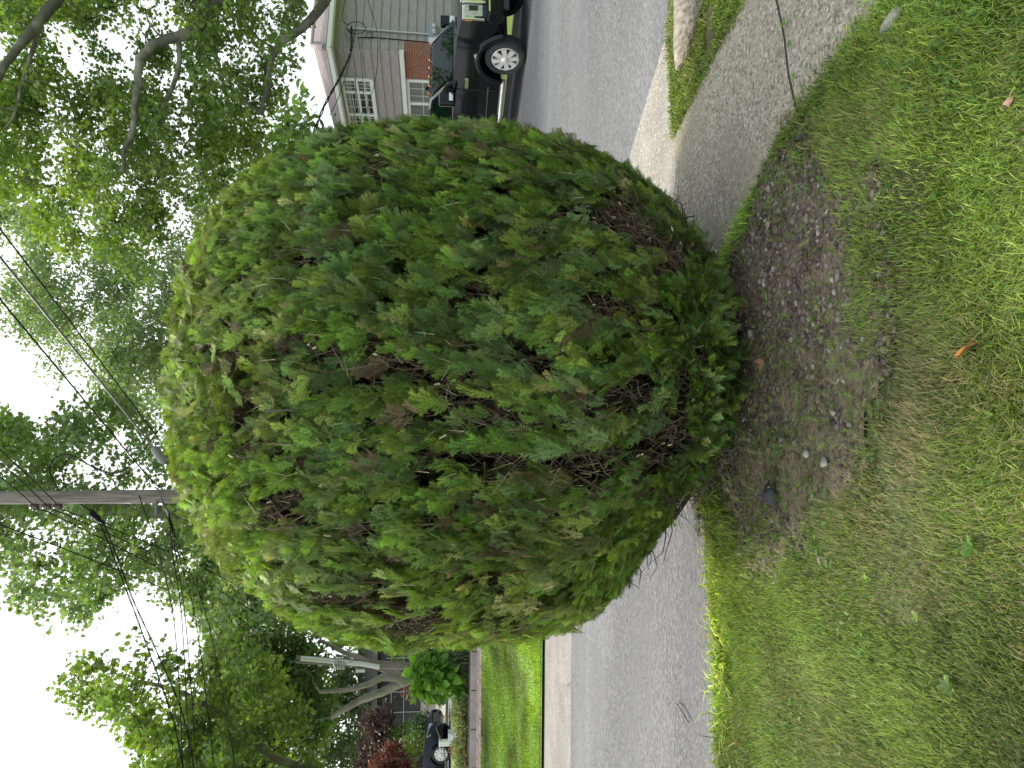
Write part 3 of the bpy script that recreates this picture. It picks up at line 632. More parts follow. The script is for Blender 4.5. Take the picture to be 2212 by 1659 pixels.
def tufts(name, nt_, per, ins0, ins1, L0, L1, s0, s1, holecut, mat, dark=1., brown=0., zmin=.02):
    z, ph = bsample(nt_, zmin); ins = ins0+(ins1-ins0)*rng.random(len(z)); p = bpoint(z, ph, ins); nr = bnormal(z, ph)
    lowgap = np.clip((.62-z)/.5, 0, 1)*np.clip(np.cos(ph)+.1, 0, 1)*(fbm(p*5.0+60) > .44)*.8                   # thin, twiggy skirt at the right
    k = rng.random(len(z)) > np.maximum(holes(p)*holecut*np.clip((2.75-z)/.4, .35, 1), lowgap*holecut); k &= (vnoise(p*[8, 8, 3.6]+13) > .24) | (z > 2.6)
    z, ph, p, nr = z[k], ph[k], p[k], nr[k]; n = len(z)
    tang = np.array([0, 0, 1.])[None]-nr*nr[:, 2:3]; tang = tang*np.clip(1.3-1.1*np.clip(nr[:, 2:3], 0, 1), .1, 1.3); tang = np.where(z[:, None] < .35, tang*.3, tang)
    coh = (np.stack([vnoise(p*3.2+s_) for s_ in (3, 17, 29)], -1)-.5)*1.1
    d = unit(tang+nr*rng.uniform(.0, .4, (n, 1))+coh+rng.normal(size=(n, 3))*.2); fn0 = unit(nr+rng.normal(size=(n, 3))*.45); lat = unit(np.cross(d, fn0))
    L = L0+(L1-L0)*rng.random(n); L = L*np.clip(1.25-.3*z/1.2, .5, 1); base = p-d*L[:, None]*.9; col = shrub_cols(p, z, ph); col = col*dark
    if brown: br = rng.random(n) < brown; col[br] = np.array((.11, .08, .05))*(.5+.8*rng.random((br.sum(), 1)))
    P_, D_, Nn, S_, C_ = [], [], [], [], []
    for i in range(per):
        t = (i+.3)/per; sg = (-1)**i if i < per-1 else 0
        P_.append(base+d*(L*t)[:, None]); dd = unit(d*rng.uniform(.75, 1.2, (n, 1))+lat*sg*rng.uniform(.2, .6, (n, 1))+rng.normal(size=(n, 3))*.14); D_.append(dd)
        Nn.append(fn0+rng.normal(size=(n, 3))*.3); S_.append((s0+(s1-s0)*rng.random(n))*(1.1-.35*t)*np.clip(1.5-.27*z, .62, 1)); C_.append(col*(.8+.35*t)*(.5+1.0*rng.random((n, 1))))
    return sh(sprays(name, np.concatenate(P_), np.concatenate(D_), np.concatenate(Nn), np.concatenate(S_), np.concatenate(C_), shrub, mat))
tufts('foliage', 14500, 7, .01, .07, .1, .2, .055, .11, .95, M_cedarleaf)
tufts('inner_foliage', 3800, 6, .12, .26, .14, .24, .08, .13, .85, M_cedarleaf, .5, .5)  # inner sprays coloured darker, painting the shade inside the gaps
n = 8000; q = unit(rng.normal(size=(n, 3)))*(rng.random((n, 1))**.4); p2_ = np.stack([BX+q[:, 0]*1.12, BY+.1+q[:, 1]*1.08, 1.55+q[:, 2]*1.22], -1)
sh(sprays('dead_shade_core', p2_, unit(q+rng.normal(size=(n, 3))*.5), rng.normal(size=(n, 3)), .22+.2*rng.random(n), np.array((.04, .03, .024))*(.5+rng.random((n, 1))), shrub, M_cedar, [spray_tmpl(90+i, 7, 4)*[1, 1, 1.5] for i in range(2)]))  # dead inner sprays, near black to paint the deep shade within
# pale shoots standing up through the sprays
SHT = np.array([(-.02, 0, 0), (.02, 0, 0), (0, 1, .05), (0, .35, 0), (.01, .4, 0), (.14, .62, .04), (0, .55, 0), (-.01, .6, 0), (-.13, .8, -.03)])
z, ph = bsample(3600, .3); p = bpoint(z, ph, .0+.05*rng.random(len(z))); nr = bnormal(z, ph); n = len(p)
c = np.array([(.34, .4, .14), (.26, .36, .1), (.42, .42, .22), (.3, .24, .16), (.5, .46, .32)])[rng.integers(0, 5, n)]*(.6+.7*rng.random((n, 1)))
tg = np.array([0, 0, 1.])-nr*nr[:, 2:3]; V = scatter(SHT, p-unit(tg)*.03, frames(unit(tg+nr*.25+rng.normal(size=(n, 3))*.3), nr+rng.normal(size=(n, 3))*.4), .035+.07*rng.random(n)**1.5)
sh(np_mesh('shoots', V, np.arange(len(V)).reshape(-1, 3), M_cedar, shrub, np.repeat(c, len(SHT), 0)))
# sprays sagging on the ground at the foot
n = 300; ph = rng.uniform(-PI*.93, -PI*.05, n); rr = .25+.36*rng.random(n); p = np.stack([BX+.08+rr*np.cos(ph)*1.15, BY+rr*np.sin(ph), .03+.32*rng.random(n)**1.3*np.where(rr > .6, .5, 1)], -1)
d = unit(np.stack([np.cos(ph), np.sin(ph), -.1+.7*rng.random(n)], -1)+rng.normal(size=(n, 3))*.35); fn = np.array([0, -.3, 1.])+rng.normal(size=(n, 3))*.5
sh(sprays('foot_sprays', p, d, fn, .06+.06*rng.random(n), np.array((.1, .19, .045))*(.4+.9*rng.random((n, 1))), shrub, M_cedarleaf))
# stems fanning up from the foot, with twigs
mb = MB(); tw_pts = []
def stem(p0, p1, bow, r0, r1, k=6, seg=7):
    p0, p1 = np.array(p0, float), np.array(p1, float); out_ = []
    j = np.cumsum(rng.normal(size=(seg+1, 3))*.014, 0)
    for i in range(seg+1):
        t = i/seg; q = p0*(1-t)+p1*t+np.array(bow)*math.sin(PI*t)+j[i]*min(1, 3*t); out_.append(q)
    rad = [r0*(1-t)+r1*t for t in np.linspace(0, 1, seg+1)]; g = random.uniform(.7, 1.3)
    mb.cc = tuple(np.array(random.choice([(.1, .07, .05), (.13, .1, .08), (.16, .1, .065), (.11, .095, .085)]))*g); mb.tube(out_, rad, k, False); return out_
for i in range(95):
    a = random.uniform(0, 2*PI) if i > 50 else random.uniform(-PI, 0); zt = random.uniform(.35, 2.85) if i % 3 else random.uniform(.2, 1.0)
    e = bpoint(np.array([zt]), np.array([a]), .1)[0]; a0 = a+random.uniform(-.5, .5); r0 = random.uniform(.03, .2)
    b0 = (BX+.05+r0*math.cos(a0), BY+r0*math.sin(a0), 0); out_ = np.array([math.cos(a), math.sin(a), 0])*(.42 if zt > 1.4 else .05)
    pts_ = stem(b0, e, out_+np.array([0, 0, -.12 if zt < 1 else 0]), random.uniform(.012, .03), .005); tw_pts += pts_[2:]
for i in range(1500):
    q = tw_pts[random.randrange(len(tw_pts))]; dd = rand_unit(1)[0]*.7+unit(np.array([q[0]-BX, q[1]-BY, .35])); L_ = random.uniform(.12, .42)
    e = q+unit(dd)*L_
    if math.hypot(e[0]-BX, e[1]-BY) > float(brad(np.array([e[2]]), np.array([0.]))[0])-.02 or e[2] > 2.85 or e[2] < .02: continue
    stem(q, e, rand_unit(1)[0]*.05, random.uniform(.0025, .006), .0012, 4, 4)
# bare twigs just under the surface in the open patches, some with pale cut ends
cut = MB(); n = 16000; z, ph = bsample(n, .1); ins = .03+.14*rng.random(len(z)); p = bpoint(z, ph, ins); nr = bnormal(z, ph); h = holes(p)
low = (z < .75) & (np.cos(ph) > -.2) & (np.sin(ph) < .4); k = (h > .35) | ((rng.random(len(z)) < .35) & low) | (rng.random(len(z)) < .045); p = p[k]; nr = nr[k]; zz = z[k]
sel = rng.permutation(len(p))[:3000]
for i in sel:
    t = np.array([0, 0, 1.])-nr[i]*nr[i][2]; dd = unit(t+nr[i]*random.uniform(-.1, .45)+rand_unit(1)[0]*.5); L_ = random.uniform(.06, .26)
    pp = stem(p[i]-dd*L_*.6, p[i]+dd*L_*.4, rand_unit(1)[0]*.02, random.uniform(.0018, .0045), .0012, 4, 4)
    if random.random() < .3:
        for _ in range(2): s0 = pp[random.randrange(1, 4)]; stem(s0, s0+rand_unit(1)[0]*.05+dd*.03, (0, 0, 0), .0018, .001, 3, 2)
    if random.random() < .085:
        mb.cc = (.6, .52, .38); mb.tube([pp[-1]-dd*.004, pp[-1]+dd*random.uniform(.004, .03)], [.0042, .0035], 5)
sh(mb.build('branches', M_cedar, shrub, col=True, recalc=False))
# fine dead twiglets filling the open patches
z, ph = bsample(60000, .08); p = bpoint(z, ph, .01+.17*rng.random(len(z))); h = holes(p); low = (z < .8) & (np.cos(ph) > -.1) & (np.sin(ph) < .5) & (rng.random(len(z)) < .3)
k = ((h > .3) & (rng.random(len(z)) < .55)) | low | (rng.random(len(z)) < .09); p = p[k]; nr = bnormal(z[k], ph[k]); n = len(p)
DT = np.array([(-.012, 0, 0), (.012, 0, 0), (0, 1, .04), (0, .3, 0), (.012, .32, 0), (.3, .62, .05), (0, .5, 0), (-.012, .52, 0), (-.26, .8, -.04), (0, .72, 0), (.01, .74, 0), (.16, .98, .03)])
V = scatter(DT, p, frames(unit(rng.normal(size=(n, 3))*.7+[0, 0, .7]), nr+rng.normal(size=(n, 3))*.6), .05+.08*rng.random(n))
c = np.array([(.2, .14, .1), (.3, .23, .16), (.13, .1, .07), (.36, .28, .17)])[rng.integers(0, 4, n)]*(.6+.8*rng.random((n, 1)))
sh(np_mesh('dead_twigs', V, np.arange(len(V)).reshape(-1, 3), M_cedar, shrub, np.repeat(c, len(DT), 0)))

# ------------------------------------------------------------------ trees
ST5 = STAR/.6
MAPLE = ST5*.62
OVAL = np.array([(0, -.5, 0), (.2, -.15, .03), (.22, .15, .05), (0, .5, 0), (-.22, .15, .05), (-.2, -.15, .03)])
def tree(label, polys, Y, depth, nc, clr, nleaf, ls, trunk, tr, cols, tm=MAPLE, limbs=(), group=None, barkm=None, name='leafy_tree', fresh=0., dens=None, cat='tree', gap=.0):
    root = empty(name, label, cat, (trunk[0][0], trunk[0][1], trunk[0][2]), group)
    C = []; tries = 0; wts = []
    ar = []
    for P_ in polys: x, y = [q[0] for q in P_], [q[1] for q in P_]; ar.append(abs(sum(x[i]*y[i-1]-x[i-1]*y[i] for i in range(len(x)))))
    while len(C) < nc and tries < nc*60:
        tries += 1; P_ = polys[rng.choice(len(polys), p=np.array(ar)/sum(ar))]; A = np.array(P_); q = A.min(0)+(A.max(0)-A.min(0))*rng.random(2)
        if not inpoly(q[:1], q[1:], P_)[0]: continue
        w = W(q[0], q[1], Y+rng.uniform(-.5, .5)*depth)
        if gap and vnoise(np.array([w*.6]))[0] < gap: continue
        if all(np.linalg.norm(w-c) > clr*.55 for c in C): C.append(w)
    C = np.array(C)
    mb = MB(); nodes = []; bare = MB()
    def poly_(pts, r0, r1, k=10):
        pts = [np.array(q, float) for q in pts]; P2 = []; 
        for i in range(len(pts)-1):
            a, b = pts[i], pts[i+1]; pm_ = pts[max(i-1, 0)]; pn = pts[min(i+2, len(pts)-1)]
            for t in (0, .25, .5, .75): P2.append(.5*((2*a)+(-pm_+b)*t+(2*pm_-5*a+4*b-pn)*t*t+(-pm_+3*a-3*b+pn)*t**3))
        P2.append(pts[-1]); n = len(P2); rad = [r0+(r1-r0)*(i/(n-1)) for i in range(n)]
        jit = rng.normal(size=(n, 3))*r0*.08; jit[0] = 0; P2 = [q+j for q, j in zip(P2, jit)]
        mb.tube(P2, rad, k); 
        for q, r_ in zip(P2, rad): nodes.append((q, r_))
    poly_(trunk, tr, tr*.55)
    nt_ = len(nodes)
    for lp, r0, r1 in limbs: poly_(lp, r0, r1, 9)
    if nt_ > 4: nodes = nodes[nt_//2:]
    order = np.argsort([min(np.linalg.norm(c-n_[0]) for n_ in nodes) for c in C])
    for i in order:
        c = C[i]; ds = [np.linalg.norm(c-n_[0])*(1.0+(.35 if n_[0][2] > c[2]+.4 else 0)) for n_ in nodes]; j = int(np.argmin(ds)); a, ra = nodes[j]; L_ = np.linalg.norm(c-a)
        r0 = min(ra*.8, .014+.017*L_); r1 = max(.006, r0*.35); pp = [a]
        for t in (.25, .5, .75): pp.append(a+(c-a)*t+rng.normal(size=3)*L_*.05+np.array([0, 0, L_*.09*math.sin(PI*t)]))
        pp.append(c); rad = [r0+(r1-r0)*t for t in (0, .25, .5, .75, 1)]; mb.tube(pp, rad, 6, False)
        for q, r_ in zip(pp[2:], rad[2:]): nodes.append((q, r_))
    sprig = max(1, nleaf//7); ci = rng.integers(0, len(C), sprig); o_ = unit(rng.normal(size=(sprig, 3)))*(rng.random((sprig, 1))**.45)*clr*rng.uniform(.7, 1.25, (len(C), 1))[ci]*[1, 1, .75]
    sc_ = C[ci]+o_; droop = unit(o_*[1, 1, .4]+[0, 0, -.25]+rng.normal(size=(sprig, 3))*.3)
    for q in range(0, sprig, 6): a = C[ci[q]]; mb.tube([a, (a+sc_[q])/2+[0, 0, .03], sc_[q]], [.008, .006, .003], 3, False)
    per = 7; pos = np.repeat(sc_, per, 0)+np.repeat(droop, per, 0)*(np.tile(np.arange(per), sprig)[:, None]-per/2)*ls*.42+rng.normal(size=(sprig*per, 3))*ls*.55; n = len(pos)
    d = unit(np.repeat(droop, per, 0)+rng.normal(size=(n, 3))*.7); nr = np.array([0, 0, 1.])+rng.normal(size=(n, 3))*.75
    cols = np.array(cols); cc = cols[rng.integers(0, len(cols), len(C))][ci]*.5+cols[rng.integers(0, len(cols), sprig)]*.5; cc = np.repeat(cc, per, 0)*(.65+.7*rng.random((n, 1)))
    if fresh: f_ = np.clip((fbm(pos*.55+3)-(1-fresh))*6, 0, 1)[:, None]; cc = cc*(1-f_)+np.array((.26, .37, .04))*f_*(.7+.5*rng.random((n, 1)))
    under(root, mb.build('trunk', barkm or M_bark, root, recalc=False))
    under(root, leafmesh('crown', pos, d, nr, ls*(.7+.5*rng.random(n)), cc, M_leaf, tm, root)); return root
def gz(X, Y): return hgt(X, Y)-.1
SYC = [(.16, .25, .065), (.12, .2, .06), (.2, .29, .07), (.18, .25, .1)]  # leaf greens greyed and lightened, haze painted into the colour
BLU = [(.19, .265, .15), (.22, .3, .165), (.16, .23, .13)]  # greyer and paler again, more haze put into the greens
# big sycamore beyond the truck, trunk outside the frame on the right
tb = (10.6, 16.2)
tree('big sycamore overhanging the right street and the house roof, with thick bent limbs', [
    [(-120, -220), (330, -220), (560, -200), (690, -120), (650, 20), (625, 90), (560, 60), (470, 20), (455, 120), (400, 95), (330, 60), (345, 110), (330, 260), (270, 280), (240, 150), (140, 60), (-120, 60)],
    [(330, 70), (380, 110), (450, 50), (560, 60), (600, 110), (615, 165), (590, 175), (570, 240), (560, 280), (600, 300), (610, 330), (560, 380), (480, 400), (430, 470), (390, 500), (350, 560), (300, 575), (230, 590), (160, 560), (110, 500), (0, 420), (-100, 400), (-100, 230), (60, 150), (150, 110), (240, 170), (290, 250)],
    ], 16.7, 3.6, 215, .55, 56000, .115, [(tb[0], tb[1], .1), (10.5, 16.2, 2.5), (10.3, 16.1, 4.5), (9.9, 16, 7.5), (9.6, 16, 10.5)], .42, SYC, limbs=[
    ([(10.4, 16.2, 2.7), W(775, -190, 16.2), W(730, -60, 16), W(700, 5, 16), W(668, 45, 15.9), W(640, 72, 15.8), W(600, 98, 15.7), W(585, 140, 15.6), W(575, 200, 15.5), W(560, 245, 15.5)], .14, .04),
    ([(10.2, 16.1, 4.6), W(560, -120, 16), W(500, -30, 15.8), W(460, 20, 15.6), W(425, 60, 15.5), W(385, 80, 15.3), W(335, 95, 15.2), W(305, 130, 15.1), W(298, 180, 15), W(292, 240, 14.9), W(285, 290, 14.8), W(265, 330, 14.7), W(270, 378, 14.6)], .17, .03),
    ([W(385, 82, 15.3), W(388, 130, 15.4), W(378, 175, 15.5), W(350, 240, 15.6), W(365, 300, 15.6), W(400, 345, 15.6), W(440, 370, 15.5)], .06, .02),
    ([W(455, 22, 15.6), W(458, 80, 15.8), W(475, 150, 15.9), W(490, 210, 16), W(512, 260, 16)], .055, .02),
    ([(9.9, 16, 7.6), W(190, -90, 15.6), W(120, 0, 15.2), W(85, 45, 15), W(45, 95, 14.8), W(10, 140, 14.6), W(-20, 200, 14.5)], .14, .055),
    ([W(85, 45, 15), W(70, 110, 15.1), W(45, 190, 15.2), W(30, 250, 15.2), W(8, 280, 15.2)], .05, .02),
    ], barkm=M_barkpale, fresh=.36, name='sycamore_tree')
tree('tall hazy green tree behind the top of the shrub, right of the power lines', [
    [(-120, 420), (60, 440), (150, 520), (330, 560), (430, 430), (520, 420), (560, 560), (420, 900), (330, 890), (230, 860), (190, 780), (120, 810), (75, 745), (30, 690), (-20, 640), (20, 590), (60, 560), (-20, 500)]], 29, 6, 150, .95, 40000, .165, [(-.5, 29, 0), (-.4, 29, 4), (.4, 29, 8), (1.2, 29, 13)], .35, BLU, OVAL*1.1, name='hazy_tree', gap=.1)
tree('leafy sycamore just behind the wooden pole', [
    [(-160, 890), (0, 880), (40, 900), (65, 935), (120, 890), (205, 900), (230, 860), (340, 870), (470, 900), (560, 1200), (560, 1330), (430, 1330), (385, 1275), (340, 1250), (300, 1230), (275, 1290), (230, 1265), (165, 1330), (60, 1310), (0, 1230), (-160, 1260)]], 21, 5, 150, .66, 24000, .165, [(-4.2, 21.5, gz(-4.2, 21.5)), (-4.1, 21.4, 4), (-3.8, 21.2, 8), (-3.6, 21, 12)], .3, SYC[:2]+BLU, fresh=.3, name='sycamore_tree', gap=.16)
tree('star-leaved sycamore standing clear against white sky on the left', [
    [(115, 1425), (200, 1400), (270, 1440), (300, 1410), (315, 1390), (360, 1380), (400, 1330), (470, 1330), (560, 1380), (600, 1480), (660, 1590), (690, 1900), (200, 1900), (300, 1660), (280, 1560), (230, 1530), (160, 1500)]], 19.5, 4.5, 130, .6, 21000, .165, [(-11.6, 20.5, gz(-11.6, 20.5)), (-11.5, 20.4, 3.2), (-11, 20.2, 6), (-10.2, 20, 9)], .26, SYC+[(.13, .19, .03)], fresh=.38, name='sycamore_tree', limbs=[([(-11.5, 20.4, 3.2), W(600, 1640, 20), W(500, 1560, 19.6), W(400, 1500, 19.4), W(300, 1470, 19.3)], .13, .04)], gap=.2)
# forked tree beside the leaning pole
fy = 24.3
fb = W(905, 1466, fy)
tree('forked grey tree behind the heart-leaved bush', [[(480, 1350), (600, 1340), (690, 1440), (700, 1560), (680, 1700), (520, 1700), (470, 1500)]], fy+1.5, 3, 50, .9, 12000, .19,
     [(fb[0], fy, gz(fb[0], fy)), W(889, 1467, fy), W(860, 1464, fy), W(838, 1462, fy)], .27, [(.06, .12, .03), (.08, .15, .035), (.05, .1, .03)], name='forked_tree', fresh=.25, limbs=[
     ([W(862, 1466, fy), W(835, 1463, fy), W(815, 1468, fy), W(795, 1478, fy), W(765, 1487, fy), W(735, 1491, fy), W(690, 1494, fy)], .14, .06),
     ([W(880, 1470, fy), W(850, 1482, fy), W(825, 1495, fy), W(795, 1506, fy), W(765, 1520, fy), W(738, 1535, fy), W(715, 1550, fy)], .17, .08),
     ([W(870, 1462, fy+.2), W(835, 1448, fy+.5), W(800, 1432, fy+.9), W(762, 1415, fy+1.2), W(725, 1400, fy+1.5), W(690, 1382, fy+1.7)], .14, .06)], barkm=pm('grey_bark', (.2, .18, .15), (.36, .33, .28), 4, .9, .8, 12, stretch=(1, 1, .4)))
BG = [(.14, .2, .11), (.17, .23, .12), (.11, .17, .1)]  # far greens with distance haze mixed into the leaf colour
for i, (P_, Yb, lab, cc) in enumerate((
    ([(520, 1230), (700, 1200), (800, 1300), (842, 1420), (835, 1560), (600, 1560), (500, 1400)], 47, 'dark green far tree behind the leaning pole', BG),
    ([(560, 1520), (700, 1480), (830, 1500), (825, 1640), (800, 1800), (560, 1800)], 46, 'soft green far tree at the left picture edge', BG+[(.07, .13, .05)]),
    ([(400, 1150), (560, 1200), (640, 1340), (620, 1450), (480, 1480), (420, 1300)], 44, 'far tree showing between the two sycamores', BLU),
    ([(650, 250), (700, 245), (735, 290), (900, 420), (900, 600), (560, 600), (520, 420), (600, 330)], 31, 'light green tree at the left end of the house roof', [(.1, .17, .05), (.12, .2, .06)]),
    ([(700, 330), (820, 400), (1000, 600), (1000, 1200), (820, 1330), (600, 1150), (520, 800), (600, 450)], 60, 'dark far trees hidden behind the shrub', BG))):
    cx_ = np.mean([q[1] for q in P_]); bx_ = W(900, cx_, Yb)[0]; tree(lab, [P_], Yb, 6, 60, 1.5, 9000, .36, [(bx_, Yb, gz(bx_, Yb)), (bx_+.1, Yb, gz(bx_, Yb)+3), (bx_-.2, Yb, gz(bx_, Yb)+6)], .3, cc, OVAL*1.1, name='far_tree', group='trees in the distance')
tree('dark purple-leaved tree in front of the dark garage', [[(800, 1545), (838, 1530), (848, 1570), (845, 1700), (780, 1700), (780, 1600)]], 38, 4, 40, .6, 5000, .26, [(W(900, 1600, 38)[0], 38, gz(-18, 38)), W(870, 1600, 38), W(820, 1600, 38)], .2, [(.05, .03, .04), (.07, .035, .045), (.035, .03, .03)], OVAL, name='purple_tree')
tree('red-leaved maple left of the parked navy car roof', [[(812, 1622), (835, 1605), (862, 1620), (880, 1612), (885, 1650), (880, 1710), (812, 1710)]], 31, 1.6, 26, .34, 2200, .15, [(W(920, 1640, 31)[0], 31, gz(-16, 31)), W(890, 1640, 31), W(850, 1640, 31)], .1, [(.16, .03, .035), (.11, .03, .035), (.09, .04, .035)], MAPLE, name='red_maple')

# ------------------------------------------------------------------ poles
def pole(name, pts, r0, r1, label, k=16):
    root = empty(name, label, 'pole', pts[0]); mb = MB(); n = 14; P_ = [np.array(pts[0])+(np.array(pts[1])-np.array(pts[0]))*i/n for i in range(n+1)]
    mb.tube(P_, [r0+(r1-r0)*i/n for i in range(n+1)], k); under(root, mb.build('shaft', M_wood, root)); return root
PY = 16.0; pt = W(-60, 1076, PY); pb_ = W(1090, 1066, PY)
up = pole('utility_pole', [(pb_[0], PY, -.1), (pt[0], PY, pt[2]+.4)], .175, .135, 'grey wooden utility pole rising behind the top of the shrub')
def at(dx, dy, Y=PY): return W(dx, dy, Y)
# spool insulators on a bracket
for dx in (74, 101, 125):
    c = at(dx, 1094, PY-.05); g = MB(); g.lathe(c+np.array([0, 0, -.07]), (0, 0, 1), [(0, 0), (.05, 0), (.055, .03), (.035, .07), (.055, .11), (.05, .14), (0, .14)], 14)
    under(up, tag(g.build('insulator', M_porc, up)))
g = MB(); a = at(70, 1085, PY-.02); b = at(140, 1086, PY-.02); g.tube([a+[.03, 0, .1], b+[.03, 0, -.1]], .018, 6)
for dx in (64, 88, 113, 137): a = at(dx, 1084, PY); b = at(dx, 1100, PY-.05); g.tube([a, b], .012, 6)
under(up, g.build('bracket', M_galv, up))
g = MB(); c = at(338, 1083, PY-.13); g.obox(c-[.02, .06, .03], (-.26, 0, 0), (0, .08, 0), (0, 0, .05))
for k_ in range(5): g.tube([at(345+4*k_, 1070+7*k_, PY-.2), at(352+3*k_, 1090+4*k_, PY-.25), at(362, 1104+3*k_, PY-.2)], .012, 6)
under(up, g.build('crossarm_hardware', M_greycable, up))
g = MB(); g.tube([at(326, 1034, PY-.2), at(338, 1048, PY-.2), at(350, 1054, PY-.2)], .014, 6); g.tube([at(334, 1052, PY-.1), at(346, 1060, PY-.1)], .016, 6)
under(up, g.build('wire_clamp', M_greycable, up))
# leaning second pole with a white riser pipe
LY = 22.6; lb = W(905, 1449, LY); lt = W(640, 1424, LY)
lp = pole('leaning_pole', [(lb[0], LY, gz(lb[0], LY)), tuple(lt)], .135, .11, 'leaning wooden pole with a white riser pipe beside the forked tree')
g = MB(); g.tube([W(820, 1441, LY-.16), W(780, 1434, LY-.15), W(650, 1422, LY-.15)], .07, 10); under(lp, g.build('riser_pipe', M_whiteplastic, lp))
g = MB(); g.obox(W(788, 1453, LY-.15), (.09, 0, 0), (0, .08, 0), W(768, 1453, LY-.15)-W(788, 1453, LY-.15)); under(lp, g.build('marker_plate', M_whiteplastic, lp))
g = MB()
for k_ in range(4): g.tube([W(724+6*k_, 1428, LY-.3), W(722+7*k_, 1436, LY-.35), W(726+5*k_, 1445, LY-.25)], .03, 6)
g.tube([W(735, 1440, LY-.2), W(760, 1428, LY-.2), W(765, 1414, LY-.1), W(745, 1400, LY)], .02, 6); g.tube([W(735, 1430, LY-.2), W(725, 1420, LY-.2), W(700, 1405, LY)], .02, 6)
under(lp, g.build('cable_bundle', M_galv, lp))

# ------------------------------------------------------------------ wires
def wire(pts, r_, label, mat=None, group=None, kind='wire', name='overhead_wire', twist=0):
    P_ = [np.array(q, float) for q in pts]; out_ = []
    for i in range(len(P_)-1):
        a, b = P_[i], P_[i+1]; pm_ = P_[i-1] if i else 2*a-b; pn = P_[i+2] if i+2 < len(P_) else 2*b-a
        for t in np.linspace(0, 1, 6 if len(P_) > 3 else 10, endpoint=False): out_.append(.5*((2*a)+(-pm_+b)*t+(2*pm_-5*a+4*b-pn)*t*t+(-pm_+3*a-3*b+pn)*t**3))
    out_.append(P_[-1]); g = MB()
    if twist:
        fine = []; 
        for i in range(len(out_)-1):
            for t in np.linspace(0, 1, 5, endpoint=False): fine.append(out_[i]*(1-t)+out_[i+1]*t)
        s_ = np.cumsum([0]+[np.linalg.norm(fine[i+1]-fine[i]) for i in range(len(fine)-1)])
        for k_ in (0, PI): g.tube([q+np.array([0, math.cos(s_[i]*twist+k_), math.sin(s_[i]*twist+k_)])*r_*1.3 for i, q in enumerate(fine)], r_, 5, False)
    else: g.tube(out_, r_, 6, False)
    return tag(g.build(name, mat or M_black, recalc=False), label, kind, group)
wg = 'overhead wires round the utility pole'
wire([W(-170, 270, 7.5), W(0, 494, 9.5), W(180, 732, 12.2), W(350, 957, 15.5)], .011, 'wire crossing from upper right down to the shrub top, nearest the sycamore', group=wg)
wire([W(-170, 345, 7.8), W(0, 556, 9.6), W(165, 760, 12), W(331, 966, 15.2)], .018, 'thickest of the slanting cables, ending at the grey splice case', M_greycable, group=wg, name='telephone_cable')
g = MB(); a, b = W(331, 966, 15.2), W(356, 1000, 15.6); d_ = unit(b-a); g.lathe(a, d_, [(0, 0), (.025, .0), (.075, .06), (.08, .1), (.08, .45), (.05, .52), (0, .54)], 14); tag(g.build('splice_case', pm('dull_grey_metal', (.22, .23, .24), rough=.6)), 'grey cylindrical splice case hanging on the thick cable', 'splice case')
wire([W(-170, 430, 8.2), W(0, 646, 10), W(160, 838, 12.6), W(317, 1026, 15.4), W(345, 1052, 15.8)], .013, 'cable running down to the clamp on the wooden pole', group=wg)
wire([W(-90, 880, 11), W(16, 987, 13), W(76, 1042, 14.8), W(125, 1091, PY-.1)], .011, 'upper service wire meeting the lowest insulator on the pole', group=wg)
wire([W(-90, 930, 11), W(0, 1000, 13), W(50, 1043, 14.8), W(101, 1092, PY-.1)], .011, 'service wire meeting the middle insulator on the pole', group=wg)
wire([W(-90, 975, 11), W(0, 1031, 13.5), W(40, 1062, 15), W(74, 1092, PY-.1)], .011, 'service wire meeting the topmost insulator on the pole', group=wg)
for j, (dx, e1, e2, w_) in enumerate(((125, (400, 1208), (560, 1290), 'lowest'), (101, (385, 1224), (555, 1325), 'middle'), (74, (365, 1240), (540, 1350), 'topmost'))):
    wire([W(dx, 1098, PY-.1), W(dx+55, 1118, PY+1), W(*e1, 19), W(*e2, 22)], .012, f'wire leaving the {w_} insulator down and left behind the shrub', group=wg)
wire([W(-90, 1095, 12), W(0, 1133, 13), W(150, 1190, 15), W(330, 1262, 18), W(506, 1331, 21)], .011, 'thin single line passing in front of the tree left of the pole', group=wg)
wire([W(174, 1089, PY-.12), W(215, 1130, 15.8), W(279, 1291, 15), W(310, 1375, 14.6), W(375, 1560, 14), W(405, 1720, 13.6)], .008, 'upper twisted service pair sagging off to the left picture edge', twist=6, group=wg, name='twisted_wire')
wire([W(178, 1092, PY-.12), W(222, 1128, 15.7), W(285, 1290, 14.9), W(335, 1400, 14.3), W(395, 1545, 13.8), W(430, 1720, 13.3)], .008, 'lower twisted service pair sagging off to the left picture edge', twist=6, group=wg, name='twisted_wire')
g = MB(); a, b = W(196, 1108, 15.75), W(214, 1122, 15.7); g.tube([a, b], .05, 8); g.tube([b, W(226, 1130, 15.7)], .035, 8); tag(g.build('wire_connector', M_black), 'black connector sleeve hanging on the twisted pair by the pole', 'connector')
for j, (p1, p2, p3, lab) in enumerate((
    ((338, 1180), (377, 1352), (399, 1720), 'telephone drop leaving the pole hardware, topmost of the bunch'), ((374, 1200), (394, 1352), (412, 1720), 'second telephone drop in the bunch under the pole hardware'),
    ((380, 1200), (402, 1352), (430, 1720), 'third telephone drop in the bunch under the pole hardware'), ((386, 1200), (425, 1352), (470, 1720), 'fourth telephone drop, spreading left from the pole hardware'),
    ((390, 1190), (452, 1352), (520, 1720), 'lowest telephone drop, steepest from the pole hardware'))):
    wire([W(364 if j else 300, 1104 if j else 1070, PY-.15), W(*p1, 15.6), W(*p2, 15), W(*p3, 14)], .0085, lab, group='telephone drops running left from the pole')
